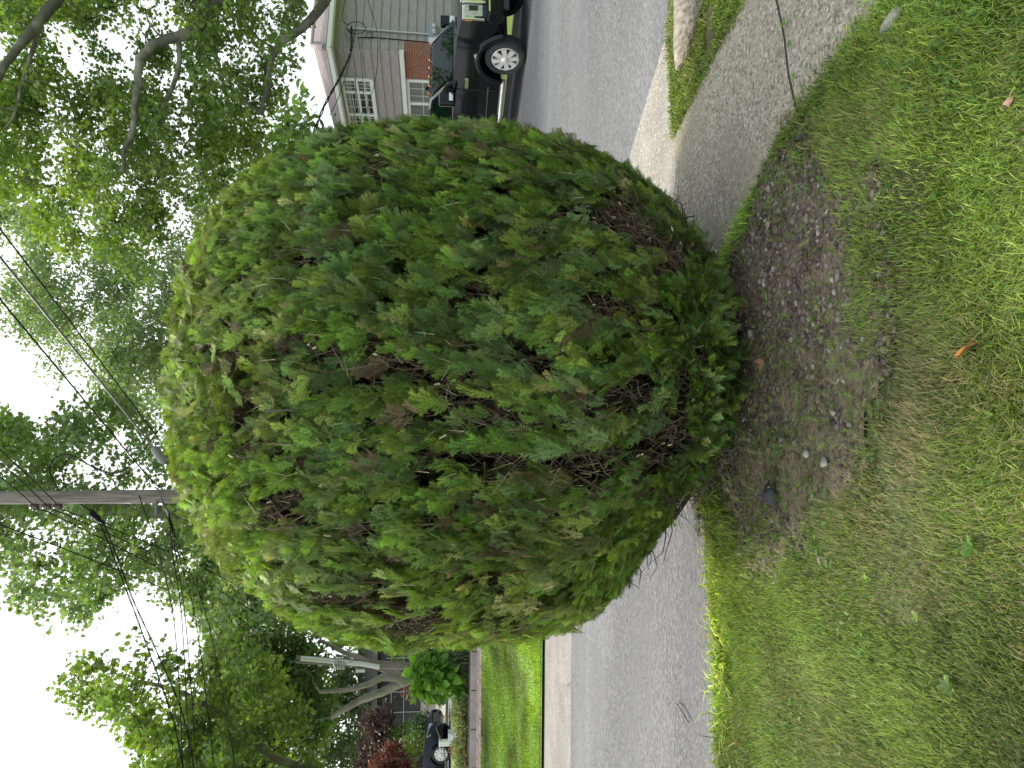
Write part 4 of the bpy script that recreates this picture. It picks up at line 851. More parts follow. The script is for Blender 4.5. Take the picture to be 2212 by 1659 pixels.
# drop loop cable right of the pole
wire([W(128, 1060, PY-.3), W(108, 1020, PY-.5), W(118, 990, PY-.5), W(150, 982, PY-.6), W(190, 1003, PY-.7), W(252, 1022, PY-.8), W(300, 985, PY-.6), W(345, 925, PY+1), W(380, 880, PY+2)], .012, 'looped black cable hanging right of the pole', name='looped_cable', group=wg)
wire([W(145, 1062, PY-.2), W(135, 1015, PY-.4), W(160, 985, PY-.4), W(205, 1012, PY-.6), W(258, 1028, PY-.7), W(305, 1000, PY-.5), W(350, 945, PY+1), W(390, 900, PY+2)], .009, 'second looped cable tied to the looped black cable', name='looped_cable', group=wg)
wire([W(520, 1500, 22), W(545, 1600, 21), W(560, 1720, 20)], .012, 'low distant line near the left picture edge', group=wg)

# ------------------------------------------------------------------ the house across the street
HY = 23.0; c0 = W(745, 104, HY); HC = np.array([c0[0], HY, 0]); ud = np.array([math.sin(R(-20)), math.cos(R(-20)), 0]); vd = np.array([math.cos(R(-20)), -math.sin(R(-20)), 0])
def hit(dx, dy, f):
    """where a picture point meets one of the two house walls -> (distance from corner, height)"""
    dr = ray(dx, dy); n_ = vd if f == 'u' else ud; t = ((HC-CAM)@n_)/(dr@n_); p = CAM+dr*t; return float((p-HC)@(ud if f == 'u' else vd)), float(p[2])
house = empty('siding_house', 'grey house with clapboard siding, brick ground floor and pinkish hip roof', 'house', tuple(HC))
def H(s, t, z, f='u'):
    """point on wall f: s along, t outwards, z up"""
    return HC+(ud*s-vd*t if f == 'u' else vd*s-ud*t)+np.array([0, 0, z])
eave = hit(722, 106, 'u')[1]; WU, WV = 11.0, 16.0
gut = hit(869, 112, 'u')[1]
def clap(f, s0, s1, z0, z1, step=.285):
    g = MB(); z_ = z1; 
    while z_ > z0+.01:
        zb = max(z0, z_-step); g.quad(H(s0, .04, zb, f), H(s1, .04, zb, f), H(s1, .004, z_, f), H(s0, .004, z_, f)); g.quad(H(s0, .0, zb, f), H(s1, .0, zb, f), H(s1, .04, zb, f), H(s0, .04, zb, f)); z_ = zb
    return g
w1, w2 = hit(745, 164.5, 'u')[0], hit(755, 271, 'u')[0]; wt = (hit(738, 164, 'u')[1]+hit(751, 268, 'u')[1])/2; wb = (hit(808, 167, 'u')[1]+hit(816.6, 274, 'u')[1])/2
g = clap('u', 0, WU, gut+.08, eave); h_ = clap('v', 0, WV, .1, eave)
g.v and None; b_ = len(g.v); g.v += h_.v; g.f += [tuple(i+b_ for i in q) for q in h_.f]; g.sm += h_.sm; g.c += h_.c
g.obox(HC+[0, 0, .0]+ud*.03+vd*.03, ud*(WU-.06), vd*(WV-.06), (0, 0, eave-.02))
under(house, g.build('siding_wall', M_siding, house))
g = MB(); g.obox(H(-.03, .035, gut+.08)-[0, 0, 0], ud*.07, -vd*.0+vd*.03, (0, 0, eave-gut-.1)); under(house, g.build('corner_trim', M_siding, house))
bw = hit(900, 171, 'u')[0]
g = MB(); uvquad(g, H(-.04, .05, .1), H(bw, .05, .1), H(bw, .05, gut-.06), H(-.04, .05, gut-.06)); uvquad(g, H(-.04, -.4, .1), H(-.04, .05, .1), H(-.04, .05, gut-.06), H(-.04, -.4, gut-.06))
uvquad(g, H(bw, .05, .1), H(WU, .05, .1), H(WU, .05, 1.0), H(bw, .05, 1.0)); uvquad(g, H(bw, .05, .1), H(bw, -.1, .1), H(bw, -.1, gut-.06), H(bw, .05, gut-.06))
under(house, g.build('brick_wall', M_brick, house, recalc=False))
g = MB(); g.obox(H(-.06, .0, gut-.06), ud*(WU+.1), -vd*.2, (0, 0, .14)); under(house, g.build('gutter_trim', M_white, house, bevel=.01))
# windows
def window(f, s0, s1, z0, z1, parts, name='window', glass=None, rows=2, muntin=3, out_=.05):
    fr = MB(); t = out_; 
    def bar(a0, a1, b0, b1, d0, d1): fr.obox(H(a0, d1, b0, f), (ud if f == 'u' else vd)*(a1-a0), (vd if f == 'u' else ud)*(d1-d0), (0, 0, b1-b0))
    fw = .1; bar(s0-fw, s1+fw, z1, z1+fw, 0, t+.03); bar(s0-fw, s1+fw, z0-fw-.03, z0, 0, t+.05); bar(s0-fw, s0, z0, z1, 0, t+.028); bar(s1, s1+fw, z0, z1, 0, t+.028)
    W_ = s1-s0; x = s0; panes = MB(); mt = MB()
    for j, pw in enumerate(parts):
        a0, a1 = x, x+pw*W_
        if j: bar(a0-.06, a0+.06, z0, z1, 0, t+.025)
        zm = (z0+z1)/2; bar(a0, a1, zm-.035, zm+.035, 0, t+.015)
        for (q0, q1) in ((z0, zm-.035), (zm+.035, z1)):
            bar(a0+.0, a0+.045, q0, q1, 0, t+.01)
            nv = max(2, round(pw*muntin*2)) if pw > .4 else 3
            for i in range(1, nv): xx = a0+(a1-a0)*i/nv; mt.obox(H(xx-.009, t-.008, q0, f), (ud if f == 'u' else vd)*.018, (vd if f == 'u' else ud)*.012, (0, 0, q1-q0))
            mt.obox(H(a0, t-.006, (q0+q1)/2-.009, f), (ud if f == 'u' else vd)*(a1-a0), (vd if f == 'u' else ud)*.012, (0, 0, .018))
        x = a1
    panes.quad(H(s0, t-.025, z0, f), H(s1, t-.025, z0, f), H(s1, t-.025, z1, f), H(s0, t-.025, z1, f))
    o = fr.build(name, M_white, house, bevel=.006); under(house, o); 
    for nm, q, mm in (('pane', panes, glass or M_glass), ('muntin', mt, M_whiteplastic)):
        c = q.build(nm, mm, o); c.parent = o; c.matrix_parent_inverse = Matrix.Translation(house.location).inverted() if False else Matrix.Identity(4)
    return o
window('u', w1+.1, w2-.1, wb+.12, wt-.1, (.25, .5, .25))
lz = hit(881, 175, 'u')[1]; window('u', bw+.05, bw+3.9, 1.05, lz-.05, (.27, .46, .27), glass=M_paleglass)
window('u', w2+2.2, w2+4.0, wb+.12, wt-.1, (.5, .5))
# roof: hip
ov = .45; A_ = H(-ov, ov, eave)-ud*0; Ez = eave+.16
e0 = HC-ud*ov-vd*ov; e1 = HC+ud*(WU+ov)-vd*ov; e2 = e1+vd*(WV+2*ov); e3 = e0+vd*(WV+2*ov); hs = (WU+2*ov)/2; rise = (hit(676, 113, 'u')[1]-0)
ap_ = e0+ud*hs+vd*hs; tt = ray(676, 114); apz = CAM[2]+tt[2]*(ap_[1]/tt[1]); apz = min(max(apz, Ez+1.6), Ez+3.6)
r1 = ap_+[0, 0, apz]; r2 = e3+ud*hs-vd*hs+[0, 0, apz]; E = [e+[0, 0, Ez] for e in (e0, e1, e2, e3)]
g = MB()
def rq(pts, base):
    a, b = pts[0], pts[1]; g.add(pts, [tuple(range(len(pts)))]); x_ = unit(b-a); uv = []
    for q in pts: u_ = (q-a)@x_; v_ = np.linalg.norm(q-a-x_*u_); uv.append((u_, v_))
    g.uv[len(g.f)-1] = uv
rq([E[0], E[1], r1], 0); rq([E[0], E[3], r2, r1], 0); rq([E[1], E[2], r2, r1], 0); rq([E[2], E[3], r2], 0); g.add([E[0]-[0, 0, .05], E[1]-[0, 0, .05], E[2]-[0, 0, .05], E[3]-[0, 0, .05]], [(0, 1, 2, 3)])
under(house, g.build('roof', M_shingle, house, recalc=False))
g = MB(); g.tube([E[0]+[0, 0, .03], (E[0]+r1)/2+[0, 0, .03], r1+[0, 0, .03]], .1, 6); g.tube([r1+[0, 0, .03], r2+[0, 0, .03]], .1, 6); under(house, g.build('hip_cap', pm('ridge_shingle', (.4, .33, .31), (.3, .25, .24), 6, .9), house))
g = MB()
for a, b in ((e0, e1), (e0, e3)):
    x_ = unit(b-a); n_ = np.cross(x_, [0, 0, 1.]); n_ = n_ if n_@(HC+ud*5+vd*5-a) < 0 else -n_; L_ = np.linalg.norm(b-a)
    g.obox(a+[0, 0, Ez-.17]-x_*.1, x_*(L_+.2), n_*.11, (0, 0, .13)); g.obox(a+[0, 0, Ez-.2], x_*L_, n_*.02, (0, 0, .17))
under(house, g.build('gutter', M_white, house))
g = MB(); g.add([e0+[0, 0, Ez-.17], e1+[0, 0, Ez-.17], e1+vd*ov*1.1+[0, 0, Ez-.17], e0+vd*ov*1.1+[0, 0, Ez-.17]], [(0, 1, 2, 3)]); g.add([e0+[0, 0, Ez-.173], e3+[0, 0, Ez-.173], e3+ud*ov*1.1+[0, 0, Ez-.173], e0+ud*ov*1.1+[0, 0, Ez-.173]], [(0, 1, 2, 3)])
under(house, g.build('soffit', M_soffit, house))
# electric service on the right wall
s1_, zt_ = hit(757, 65, 'v'); s2_, zb_ = hit(926, 78, 'v'); sm = (s1_+s2_)/2
g = MB(); g.tube([H(s1_, .08, zt_, 'v'), H(s2_, .08, zb_, 'v')], .032, 8); g.lathe(H(s1_, .08, zt_, 'v'), (0, 0, 1), [(0, -.05), (.06, -.05), (.07, .05), (0, .12)], 10); under(house, g.build('service_pipe', M_galv, house))
sA, zA = hit(927, 86, 'v'); sB, zB = hit(948, 62, 'v'); g = MB(); g.obox(H(sA, .16, zB, 'v'), vd*(sB-sA), ud*.16, (0, 0, zA-zB)); ob = g.build('meter_box', pm('blue_grey_metal', (.26, .33, .42), rough=.4), house, bevel=.01); under(house, ob)
for q in (.3, .75):
    g = MB(); g.lathe(H(sA+(sB-sA)*q, .16, (zA+zB)/2-.02, 'v'), -ud, [(0, .0), (.09, 0), (.09, .06), (.07, .12), (0, .13)], 14); c = g.build('meter', M_lens, ob); c.matrix_parent_inverse = Matrix.Identity(4)
g = MB(); sC, zC = hit(926, 97, 'v'); g.obox(H(sC, .12, zC-.28, 'v'), vd*.22, ud*.12, (0, 0, .28)); under(house, g.build('cable_box', M_whiteplastic, house, bevel=.008))
q1, z1_ = hit(774, 84, 'v'); q2, z2_ = hit(926, 94, 'v'); g = MB(); g.tube([H(q1, .05, z1_, 'v'), H(q1+.05, .04, z1_-.5, 'v'), H(q2, .05, z2_, 'v')], .015, 6)
g.tube([H(q1+.1+.13*math.cos(t), .07, z1_-.35+.1*math.sin(t), 'v') for t in np.linspace(0, 12, 40)], .008, 5); under(house, g.build('cable', M_black, house))
g = MB(); g.tube([H(s1_-.05+.25*math.cos(t)*(1-.0*t), .15, zt_-.2+.3*math.sin(t), 'v') for t in np.linspace(0, 9, 36)], .011, 5); under(house, g.build('drip_loop', M_black, house))
hp = H(s1_-.25, .12, zt_+.12, 'v')
wire([H(s1_+.02, .15, zt_, 'v'), W(740, 40, 21.5), W(750, -30, 19), W(760, -140, 16)], .011, 'dark service wire passing right from the house pipe', group='wires crossing the front of the house')
wire([H(s1_, .15, zt_-.05, 'v'), W(757, 112, 21.8), W(735, 165, 20), W(700, 230, 18.5), W(660, 330, 17.5), W(560, 560, 16.8)], .017, 'thick black wire running from the house pipe across the roof edge', group='wires crossing the front of the house', twist=5)
wire([hp, W(752, 105, 21.5), W(764, 130, 21), W(768, 190, 20.5), W(767, 240, 20), W(745, 320, 19), W(700, 480, 18)], .010, 'grey twisted wire passing in front of the upper window', M_greycable, group='wires crossing the front of the house', twist=5)
wire([W(775, -100, 19), W(795, 0, 20), W(813, 60, 20.5), W(816, 120, 20.5), W(811, 170, 20.3), W(795, 230, 20), W(770, 330, 19)], .008, 'thin lowest wire sagging below the window head', group='wires crossing the front of the house')
wire([H(q1, .06, z1_, 'v'), W(780, 130, 21), W(785, 200, 20.5), W(778, 270, 20), W(750, 420, 19)], .008, 'thin wire ending at the black cable hook on the wall', group='wires crossing the front of the house')
wire([W(700, -100, 18), W(768, 0, 20), W(760, 110, 20.5), W(735, 200, 19.5), W(712, 250, 19)], .009, 'thin wire just below the black service wire', group='wires crossing the front of the house')

# ------------------------------------------------------------------ vehicles
def veh_M(x, y, z, heading_vec):
    h = unit(np.array(heading_vec, float)); l = np.array([-h[1], h[0], 0]); M_ = Matrix.Identity(4)
    for i, c in enumerate((h, l, (0, 0, 1))):
        for j in range(3): M_[j][i] = float(c[j])
    M_[0][3], M_[1][3], M_[2][3] = x, y, z; return M_
def wheel(parent, x, yo, r_, w_, sgn, rim, spokes, loc=True):
    """tyre with rim as its child; outer face at y = yo"""
    ax = (0, sgn, 0); t = MB(); c = (x, yo-sgn*w_, r_)
    t.lathe(c, ax, [(rim, 0), (r_*.93, 0), (r_, .03), (r_, w_-.035), (r_*.95, w_-.006), (rim+.03, w_+.006), (rim, w_-.01), (rim*.97, w_*.5), (0, w_*.5)], 36)
    ty = t.build('wheel', M_tyre, parent); g = MB(); co_ = (x, yo, r_)
    g.lathe(co_, ax, [(rim*1.0, -.012), (rim*.93, .0), (rim*.9, -.03)], 36); g.lathe(co_, ax, [(0, .03), (.05, .03), (.075, .02), (.085, -.03)], 20)
    for i in range(spokes):
        a = 2*PI*i/spokes+.2; ca, sa = math.cos(a), math.sin(a); u_ = np.array([ca, 0, sa]); v_ = np.array([-sa, 0, ca]); cc = np.array(co_)
        w0, w1_ = rim*.13, rim*.2
        o0 = cc+u_*.06; o1 = cc+u_*rim*.93
        vs = [o0-v_*w0, o0+v_*w0, o1+v_*w1_, o1-v_*w1_]; dp = np.array([0, sgn*.012, 0]); bk = np.array([0, -sgn*.04, 0])
        g.add([q+dp for q in vs]+[q+bk for q in vs], [(0, 1, 2, 3), (0, 1, 5, 4), (1, 2, 6, 5), (2, 3, 7, 6), (3, 0, 4, 7)])
    g.build('rim', M_alloy, ty); dk = MB(); dk.lathe((x, yo-sgn*.06, r_), ax, [(0, 0), (rim*.92, 0)], 24); dk.build('brake_disc', M_blackgrille, ty); return ty
def arc(cx, cz, r_, a0, a1, n=12): return [(cx+r_*math.cos(a0+(a1-a0)*i/n), cz+r_*math.sin(a0+(a1-a0)*i/n)) for i in range(n+1)]
def strip_side(g, pts, y, w_, t_, sgn):
    """flat moulding following a side polyline"""
    for i in range(len(pts)-1):
        (x0, z0), (x1, z1) = pts[i], pts[i+1]; d_ = unit(np.array([x1-x0, z1-z0])); n_ = np.array([-d_[1], d_[0]])*w_/2
        q = [(x0-n_[0], z0-n_[1]), (x1-n_[0], z1-n_[1]), (x1+n_[0], z1+n_[1]), (x0+n_[0], z0+n_[1])]
        g.add([(a, y, b) for a, b in q]+[(a, y+sgn*t_, b) for a, b in q], [(0, 1, 2, 3), (4, 5, 6, 7), (0, 1, 5, 4), (1, 2, 6, 5), (2, 3, 7, 6), (3, 0, 4, 7)])
def flare(g, x0, sgn, ri=.525, ro=.65, zc=.425, n=18):
    a = [PI*.98-(PI*.93)*i/(n-1) for i in range(n)]; vs = []
    for q in a:
        for rr, yy in ((ri, .95), (ri, 1.03), (ro-.03, 1.03), (ro, .98)): vs.append((x0+rr*math.cos(q), sgn*yy, zc+rr*math.sin(q)))
    g.add(vs, [(i*4+j, i*4+j+1, i*4+j+5, i*4+j+4) for i in range(n-1) for j in range(3)], True)
def carve(prof, w, xs_, zs_, name, mat, parent, bevel=.02):
    b = bmesh.new(); v0 = [b.verts.new((x, -1, z)) for x, z in prof]; v1 = [b.verts.new((x, 1, z)) for x, z in prof]; n = len(prof)
    b.faces.new(v0); b.faces.new(v1[::-1])
    for i in range(n): b.faces.new((v0[i], v1[i], v1[(i+1) % n], v0[(i+1) % n]))
    for k_, L_ in (((1, 0, 0), xs_), ((0, 0, 1), zs_)):
        for q in L_: bmesh.ops.bisect_plane(b, geom=b.verts[:]+b.edges[:]+b.faces[:], plane_co=[a*q for a in k_], plane_no=k_)
    for q in (-.5, 0, .5): bmesh.ops.bisect_plane(b, geom=b.verts[:]+b.edges[:]+b.faces[:], plane_co=(0, q, 0), plane_no=(0, 1, 0))
    for v in b.verts: v.co.y *= w(v.co.x, v.co.z)
    bmesh.ops.recalc_face_normals(b, faces=b.faces); me = bpy.data.meshes.new(name); b.to_mesh(me); b.free()
    me.polygons.foreach_set('use_smooth', [True]*len(me.polygons)); me.set_sharp_from_angle(angle=R(28)); return link(name, me, mat, parent)
def truck():
    root = empty('pickup_truck', 'big black crew-cab pickup with chrome trim parked at the far kerb before the house', 'truck', (0, 0, 0))
    hw = .985; RW = .425; WB = -4.05
    prof = [(.93, .62), (.95, .8), (.93, 1.02), (.9, 1.28), (.82, 1.36), (.45, 1.43), (-.1, 1.47), (-.62, 1.5), (-3.3, 1.46), (-3.32, 1.43), (-5.45, 1.43), (-5.5, 1.3), (-5.48, .62), (-5.3, .55)]
    prof += arc(WB, RW, .53, R(12)+PI, R(-12), 12)[::-1][::-1] if False else []
    low = [(WB-.54, .5)]+[(WB+.53*math.cos(a), RW+.53*math.sin(a)) for a in np.linspace(PI*.97, PI*.03, 14)]+[(WB+.55, .5), (-.56, .48)]+[(.53*math.cos(a), RW+.53*math.sin(a)) for a in np.linspace(PI*.97, PI*.06, 14)]+[(.6, .6)]
    carve(prof+low, lambda x, z: hw*(1-.022*((z-1.1)/.4)**2)*(1 if x < .3 else 1-.1*((x-.3)/.65)**2), [-5.2+.25*i for i in range(25)], [.6, .7, .8, .9, 1.0, 1.1, 1.2, 1.28, 1.34, 1.4, 1.44], 'body', M_paint, root)
    def cw(x, z): return .93-.17*(z-1.45)/.6
    cab = [(-.6, 1.44), (-1.32, 1.97), (-1.6, 2.04), (-3.0, 2.05), (-3.22, 1.98), (-3.34, 1.44)]
    g = MB(); g.prism(cab, -1, 1, cw); g.build('cab', M_paint, root, bevel=.035)
    def pane(pts, name, dd=.012, par=root):
        for sgn in (-1, 1):
            q = MB(); n = len(pts); vs = [(x, sgn*(cw(x, z)+dd), z) for x, z in pts]; q.add(vs, [tuple(range(n))]); q.build(name, M_carglass, par)
    pane([(-1.0, 1.53), (-1.43, 1.91), (-1.6, 1.95), (-2.12, 1.95), (-2.12, 1.53)], 'side_window'); pane([(-2.24, 1.53), (-2.24, 1.95), (-3.0, 1.94), (-3.12, 1.53)], 'side_window')
    def ws(x, z, s_): return (x+.012, s_*(cw(x, z)-.07), z+.012)
    q = MB(); pz = [(-.68, 1.5), (-1.02, 1.75), (-1.29, 1.945)]; vs = [ws(x, z, -1) for x, z in pz]+[ws(x, z, 1) for x, z in pz]; q.add(vs, [(0, 3, 4, 1), (1, 4, 5, 2)], True); q.build('windscreen', M_carglass, root)
    for sgn in (-1, 1):
        g = MB(); strip_side(g, [(-.72, 1.5), (-1.36, 1.99), (-1.62, 2.02)], sgn*.83, .045, .02, sgn); strip_side(g, [(-.9, 1.49), (-3.3, 1.475)], sgn*.94, .04, .015, sgn)
        strip_side(g, [(-.75, .74), (-3.0, .74)], sgn*.975, .02, .012, sgn); g.build('chrome_moulding', M_chrome, root)
        g = MB(); flare(g, 0, sgn); g.build('wheel_arch', M_paint, root, bevel=.01)
        g = MB(); flare(g, WB, sgn); g.build('wheel_arch', M_paint, root, bevel=.01)
        for x in (-.86, -2.16, -3.3): g = MB(); strip_side(g, [(x, .58), (x, 1.5)], sgn*.981, .014, .006, sgn); g.build('door_gap', M_blackgrille, root)
        for x in (-1.9, -3.1): g = MB(); g.obox((x-.12, sgn*.985, 1.24), (.2, 0, 0), (0, sgn*.04, 0), (0, 0, .04)); g.build('door_handle', M_chrome, root, bevel=.01)
        g = MB(); g.obox((-.66, sgn*.985, 1.12), (-.02, 0, 0), (0, sgn*.012, 0), (0, 0, .0)) if False else None
        g = MB(); g.box((-.8, min(sgn*.99, sgn*1.01), 1.17), (-.52, max(sgn*.99, sgn*1.01), 1.25)); g.build('fender_badge', M_chrome, root, bevel=.008)
        g = MB(); g.tube([(-.55, sgn*.98, .42), (-3.3, sgn*.98, .42)], .045, 8); g.build('step_bar', M_galv, root)
        g = MB(); g.obox((-.93, sgn*1.0, 1.44), (-.14, 0, 0), (0, sgn*.3, 0), (0, 0, .36)); mr = g.build('mirror', M_paint, root, bevel=.035); g = MB(); g.tube([(-.98, sgn*.9, 1.5), (-.98, sgn*1.05, 1.53)], .03, 6); g.build('mirror_arm', M_blackgrille, mr); g = MB(); g.tube([(-.98, sgn*.9, 1.66), (-.98, sgn*1.05, 1.66)], .02, 6); g.build('mirror_arm', M_blackgrille, mr)
        g = MB(); g.obox((-.915, sgn*1.03, 1.48), (.004, 0, 0), (0, sgn*.22, 0), (0, 0, .1)); g.build('mirror_cap', M_chrome, mr)
        wheel(root, 0, sgn*.97, RW, .27, sgn, .288, 8); wheel(root, WB, sgn*.97, RW, .27, sgn, .288, 8)
        # head lamp with amber corner
        g = MB(); g.obox((.86, sgn*.56, .93), (.09, 0, 0), (0, sgn*.3, 0), (0, 0, .38)); hl = g.build('headlight', M_lens, root, bevel=.02)
        g = MB(); g.obox((.865, sgn*.53, .9), (.055, 0, 0), (0, sgn*.385, 0), (0, 0, .44)); g.build('lamp_bezel', M_chrome, hl, bevel=.01)
        g = MB(); g.obox((.74, sgn*.872, 1.14), (.17, 0, 0), (0, sgn*.04, 0), (0, 0, .15)); g.build('amber_marker', M_amber, hl, bevel=.01)
        g = MB(); g.obox((.88, sgn*.6, 1.03), (.08, 0, 0), (0, sgn*.14, 0), (0, 0, .18)); g.build('lamp_bowl', M_blackgrille, hl, bevel=.01)
        g = MB(); g.lathe((.99, sgn*.7, .68), (1, 0, 0), [(0, .03), (.05, .03), (.06, -.02)], 14); g.build('fog_light', M_lens, root)
    g = MB(); g.box((.87, -.54, .9), (.96, .54, 1.34)); gr = g.build('grille', M_blackgrille, root, bevel=.02)
    g = MB()
    for z0, z1 in ((.93, 1.08), (1.13, 1.28)): g.box((.95, -.5, z0), (1.0, .5, z1))
    for s_ in (-1, 1): g.obox((.94, s_*.5, .88), (.05, 0, 0), (0, s_*.05, 0), (0, 0, .5))
    g.box((.94, -.55, 1.32), (.99, .55, 1.36)); g.build('grille_bar', M_chrome, gr, bevel=.012)
    g = MB()
    for z0 in (.96, 1.0, 1.04, 1.16, 1.2, 1.24): g.box((1.0, -.46, z0), (1.008, .46, z0+.012))
    for i in range(16): g.box((1.0, -.45+i*.06, .94), (1.006, -.44+i*.06, 1.07)); g.box((1.0, -.45+i*.06, 1.14), (1.006, -.44+i*.06, 1.27))
    g.build('grille_slots', M_blackgrille, gr)
    g = MB(); g.prism([(.9, .52), (1.1, .55), (1.12, .82), (.93, .86), (.8, .7)], -.97, .97); bp = g.build('front_bumper', M_paint, root, bevel=.03)
    g = MB(); g.box((1.0, -.75, .42), (1.06, .75, .54)); g.build('air_dam', M_paintgrey, bp, bevel=.01); g = MB(); g.box((1.115, -.93, .8), (1.13, .93, .83)); g.build('bumper_trim', M_chrome, bp)
    for s_ in (-.35, .35): g = MB(); g.tube([(1.1, s_-.03, .48), (1.17, s_-.03, .5), (1.17, s_+.03, .5), (1.1, s_+.03, .48)], .012, 6); g.build('tow_hook', M_chrome, bp)
    for y in (-.5, -.26, 0, .26, .5): g = MB(); g.lathe((-1.5, y, 2.03), (0, 0, 1), [(.035, 0), (.03, .02), (0, .03)], 10); g.build('roof_marker_lamp', M_amber, root)
    g = MB(); g.prism([(-1.75, 2.05), (-1.86, 2.14), (-1.92, 2.14), (-1.92, 2.05)], -.02, .02); g.build('antenna_fin', M_paint, root)
    g = MB(); g.box((-3.2, -.9, 1.18), (-3.27, .9, 1.9)) if False else g.tube([(-.75, .3, 1.56), (-.95, -.35, 1.71)], .01, 5); g.build('wiper', M_blackgrille, root)
    g = MB(); g.box((-5.3, -.55, .5), (.6, .55, .62)); g.tube([(0, -.7, RW), (0, .7, RW)], .06, 8); g.tube([(WB, -.7, RW), (WB, .7, RW)], .08, 8); g.box((-.5, -.9, .5), (.5, -.66, 1.0)) if False else None; g.build('chassis', M_paintgrey, root)
    return root
tr = truck(); fw_ = W(1086, 129, 14.75); hv = np.array([.375, -.927, 0]); side = np.array([-hv[1], hv[0], 0])
cx_ = fw_+side*.97; tr.matrix_world = veh_M(cx_[0], cx_[1], 0.0, hv)
def sedan(label, x, y, z, hv_, mat, grp=None):
    root = empty('parked_car', label, 'car', group=grp); RW = .34; WB = -2.75
    top = [(.85, .35), (.93, .5), (.9, .68), (.75, .8), (.3, .93), (-.35, 1.0), (-.75, 1.03), (-2.9, 1.05), (-3.55, 1.0), (-3.7, .8), (-3.68, .4), (-3.5, .28)]
    low = [(WB-.4, .25)]+[(WB+.4*math.cos(a), RW+.4*math.sin(a)) for a in np.linspace(PI, 0, 14)]+[(WB+.42, .2), (-.42, .2)]+[(.4*math.cos(a), RW+.4*math.sin(a)) for a in np.linspace(PI, 0, 14)]+[(.6, .25)]
    carve(top+low, lambda x_, z_: .9*(1-.06*((z_-.6)/.4)**2)*(1 if x_ < .1 else 1-.24*((x_-.1)/.83)**2), [-3.4+.25*i for i in range(18)], [.4, .5, .6, .7, .8, .88, .95, 1.0], 'body', mat, root)
    cwf = lambda x_, z_: .8-.24*(z_-1)/.42
    g = MB(); g.prism([(-.6, .98), (-1.35, 1.38), (-1.7, 1.44), (-2.4, 1.44), (-2.8, 1.36), (-3.3, 1.02)], -1, 1, cwf); g.build('roof', mat, root, bevel=.04)
    for sgn in (-1, 1):
        for nm, pp in (('side_window', [(-.95, 1.06), (-1.42, 1.34), (-1.72, 1.38), (-1.95, 1.38), (-1.95, 1.06)]), ('side_window', [(-2.03, 1.06), (-2.03, 1.38), (-2.4, 1.38), (-2.75, 1.3), (-3.0, 1.07)])):
            q = MB(); q.add([(a, sgn*(cwf(a, b)+.012), b) for a, b in pp], [tuple(range(len(pp)))]); q.build(nm, M_carglass, root)
        wheel(root, 0, sgn*.9, RW, .21, sgn, .235, 10); wheel(root, WB, sgn*.9, RW, .21, sgn, .235, 10)
        g = MB(); g.add([(.9, sgn*.42, .62), (.88, sgn*.42, .74), (.55, sgn*.80, .84), (.62, sgn*.83, .68)], [(0, 1, 2, 3)]); g.v = [(a+.02, b+sgn*.035, c+.03) for a, b, c in g.v]; g.build('headlight', M_lens, root)
        g = MB(); g.obox((-.98, sgn*.86, 1.0), (-.12, 0, 0), (0, sgn*.17, 0), (0, 0, .12)); g.build('mirror', mat, root, bevel=.02)
        g = MB(); strip_side(g, [(-.5, .27), (-2.3, .27)], sgn*.9, .04, .02, sgn); strip_side(g, [(-.9, 1.035), (-3.2, 1.05)], sgn*.8, .02, .04, sgn); g.build('chrome_moulding', M_chrome, root)
    q = MB(); q.add([(-.66, .72, 1.04), (-.66, -.72, 1.04), (-1.36, -.58, 1.4), (-1.36, .58, 1.4)], [(0, 1, 2, 3)]); q.build('windscreen', M_carglass, root)
    g = MB(); g.box((.86, -.4, .45), (.93, .4, .62)); g.build('grille', M_blackgrille, root, bevel=.01); root.matrix_world = veh_M(x, y, z, hv_); return root
cw_ = W(958, 1631, 25.4); sedan('navy car parked on the upper street at the left picture edge', cw_[0], 25.4+.9, hgt(cw_[0], 25.4)+.02, (1, .02, 0), M_navy)
c2 = W(950, 1416, 33.5); sedan('small dark car glimpsed between the heart-leaved bush and the big shrub', c2[0]+.4, 33.9, hgt(c2[0]+.4, 33.9)+.05, (-1, .35, 0), M_paintgrey)

# ------------------------------------------------------------------ garage, beds, bushes, posts
GY = 42.5; g0 = W(900, 1640+60, GY)[0]; g1 = W(900, 1395, GY)[0]; gb = hgt(g0, GY); gt = W(815, 1500, GY)[2]
gar = empty('dark_building', 'low dark building with thin pale lines, far up the driveway', 'building', (g0, GY, gb))
mb = MB(); mb.box((g0-3, GY, gb-.5), (g1+2, GY+6, gt)); under(gar, mb.build('wall', M_garage, gar))
mb = MB(); mb.prism([(0, 0), (0, 0)], 0, 1) if False else mb.add([(g0-3.4, GY-.5, gt-.05), (g1+2.4, GY-.5, gt-.05), (g1+2.4, GY+6.5, gt-.05), (g0-3.4, GY+6.5, gt-.05), (g0, GY+3, gt+1.5), (g1, GY+3, gt+1.5)], [(0, 1, 5, 4), (1, 2, 5), (2, 3, 4, 5), (3, 0, 4), (0, 3, 2, 1)])
under(gar, mb.build('roof', pm('dark_shingle', (.05, .05, .05), (.08, .075, .07), 5, .9), gar))
for dy in (1640, 1620, 1575, 1537, 1493, 1455, 1420):
    a = W(900, dy, GY-.02)[0]; mb = MB(); mb.box((a-.02, GY-.05, gb), (a+.02, GY-.003, gt-.5)); under(gar, mb.build('panel_trim', M_soffit, gar))
for dx in (845, 872):
    z_ = W(dx, 1530, GY)[2]; mb = MB(); mb.box((g0-3, GY-.045, z_-.018), (g1+2, GY-.004, z_+.018)); under(gar, mb.build('panel_rail', M_soffit, gar))
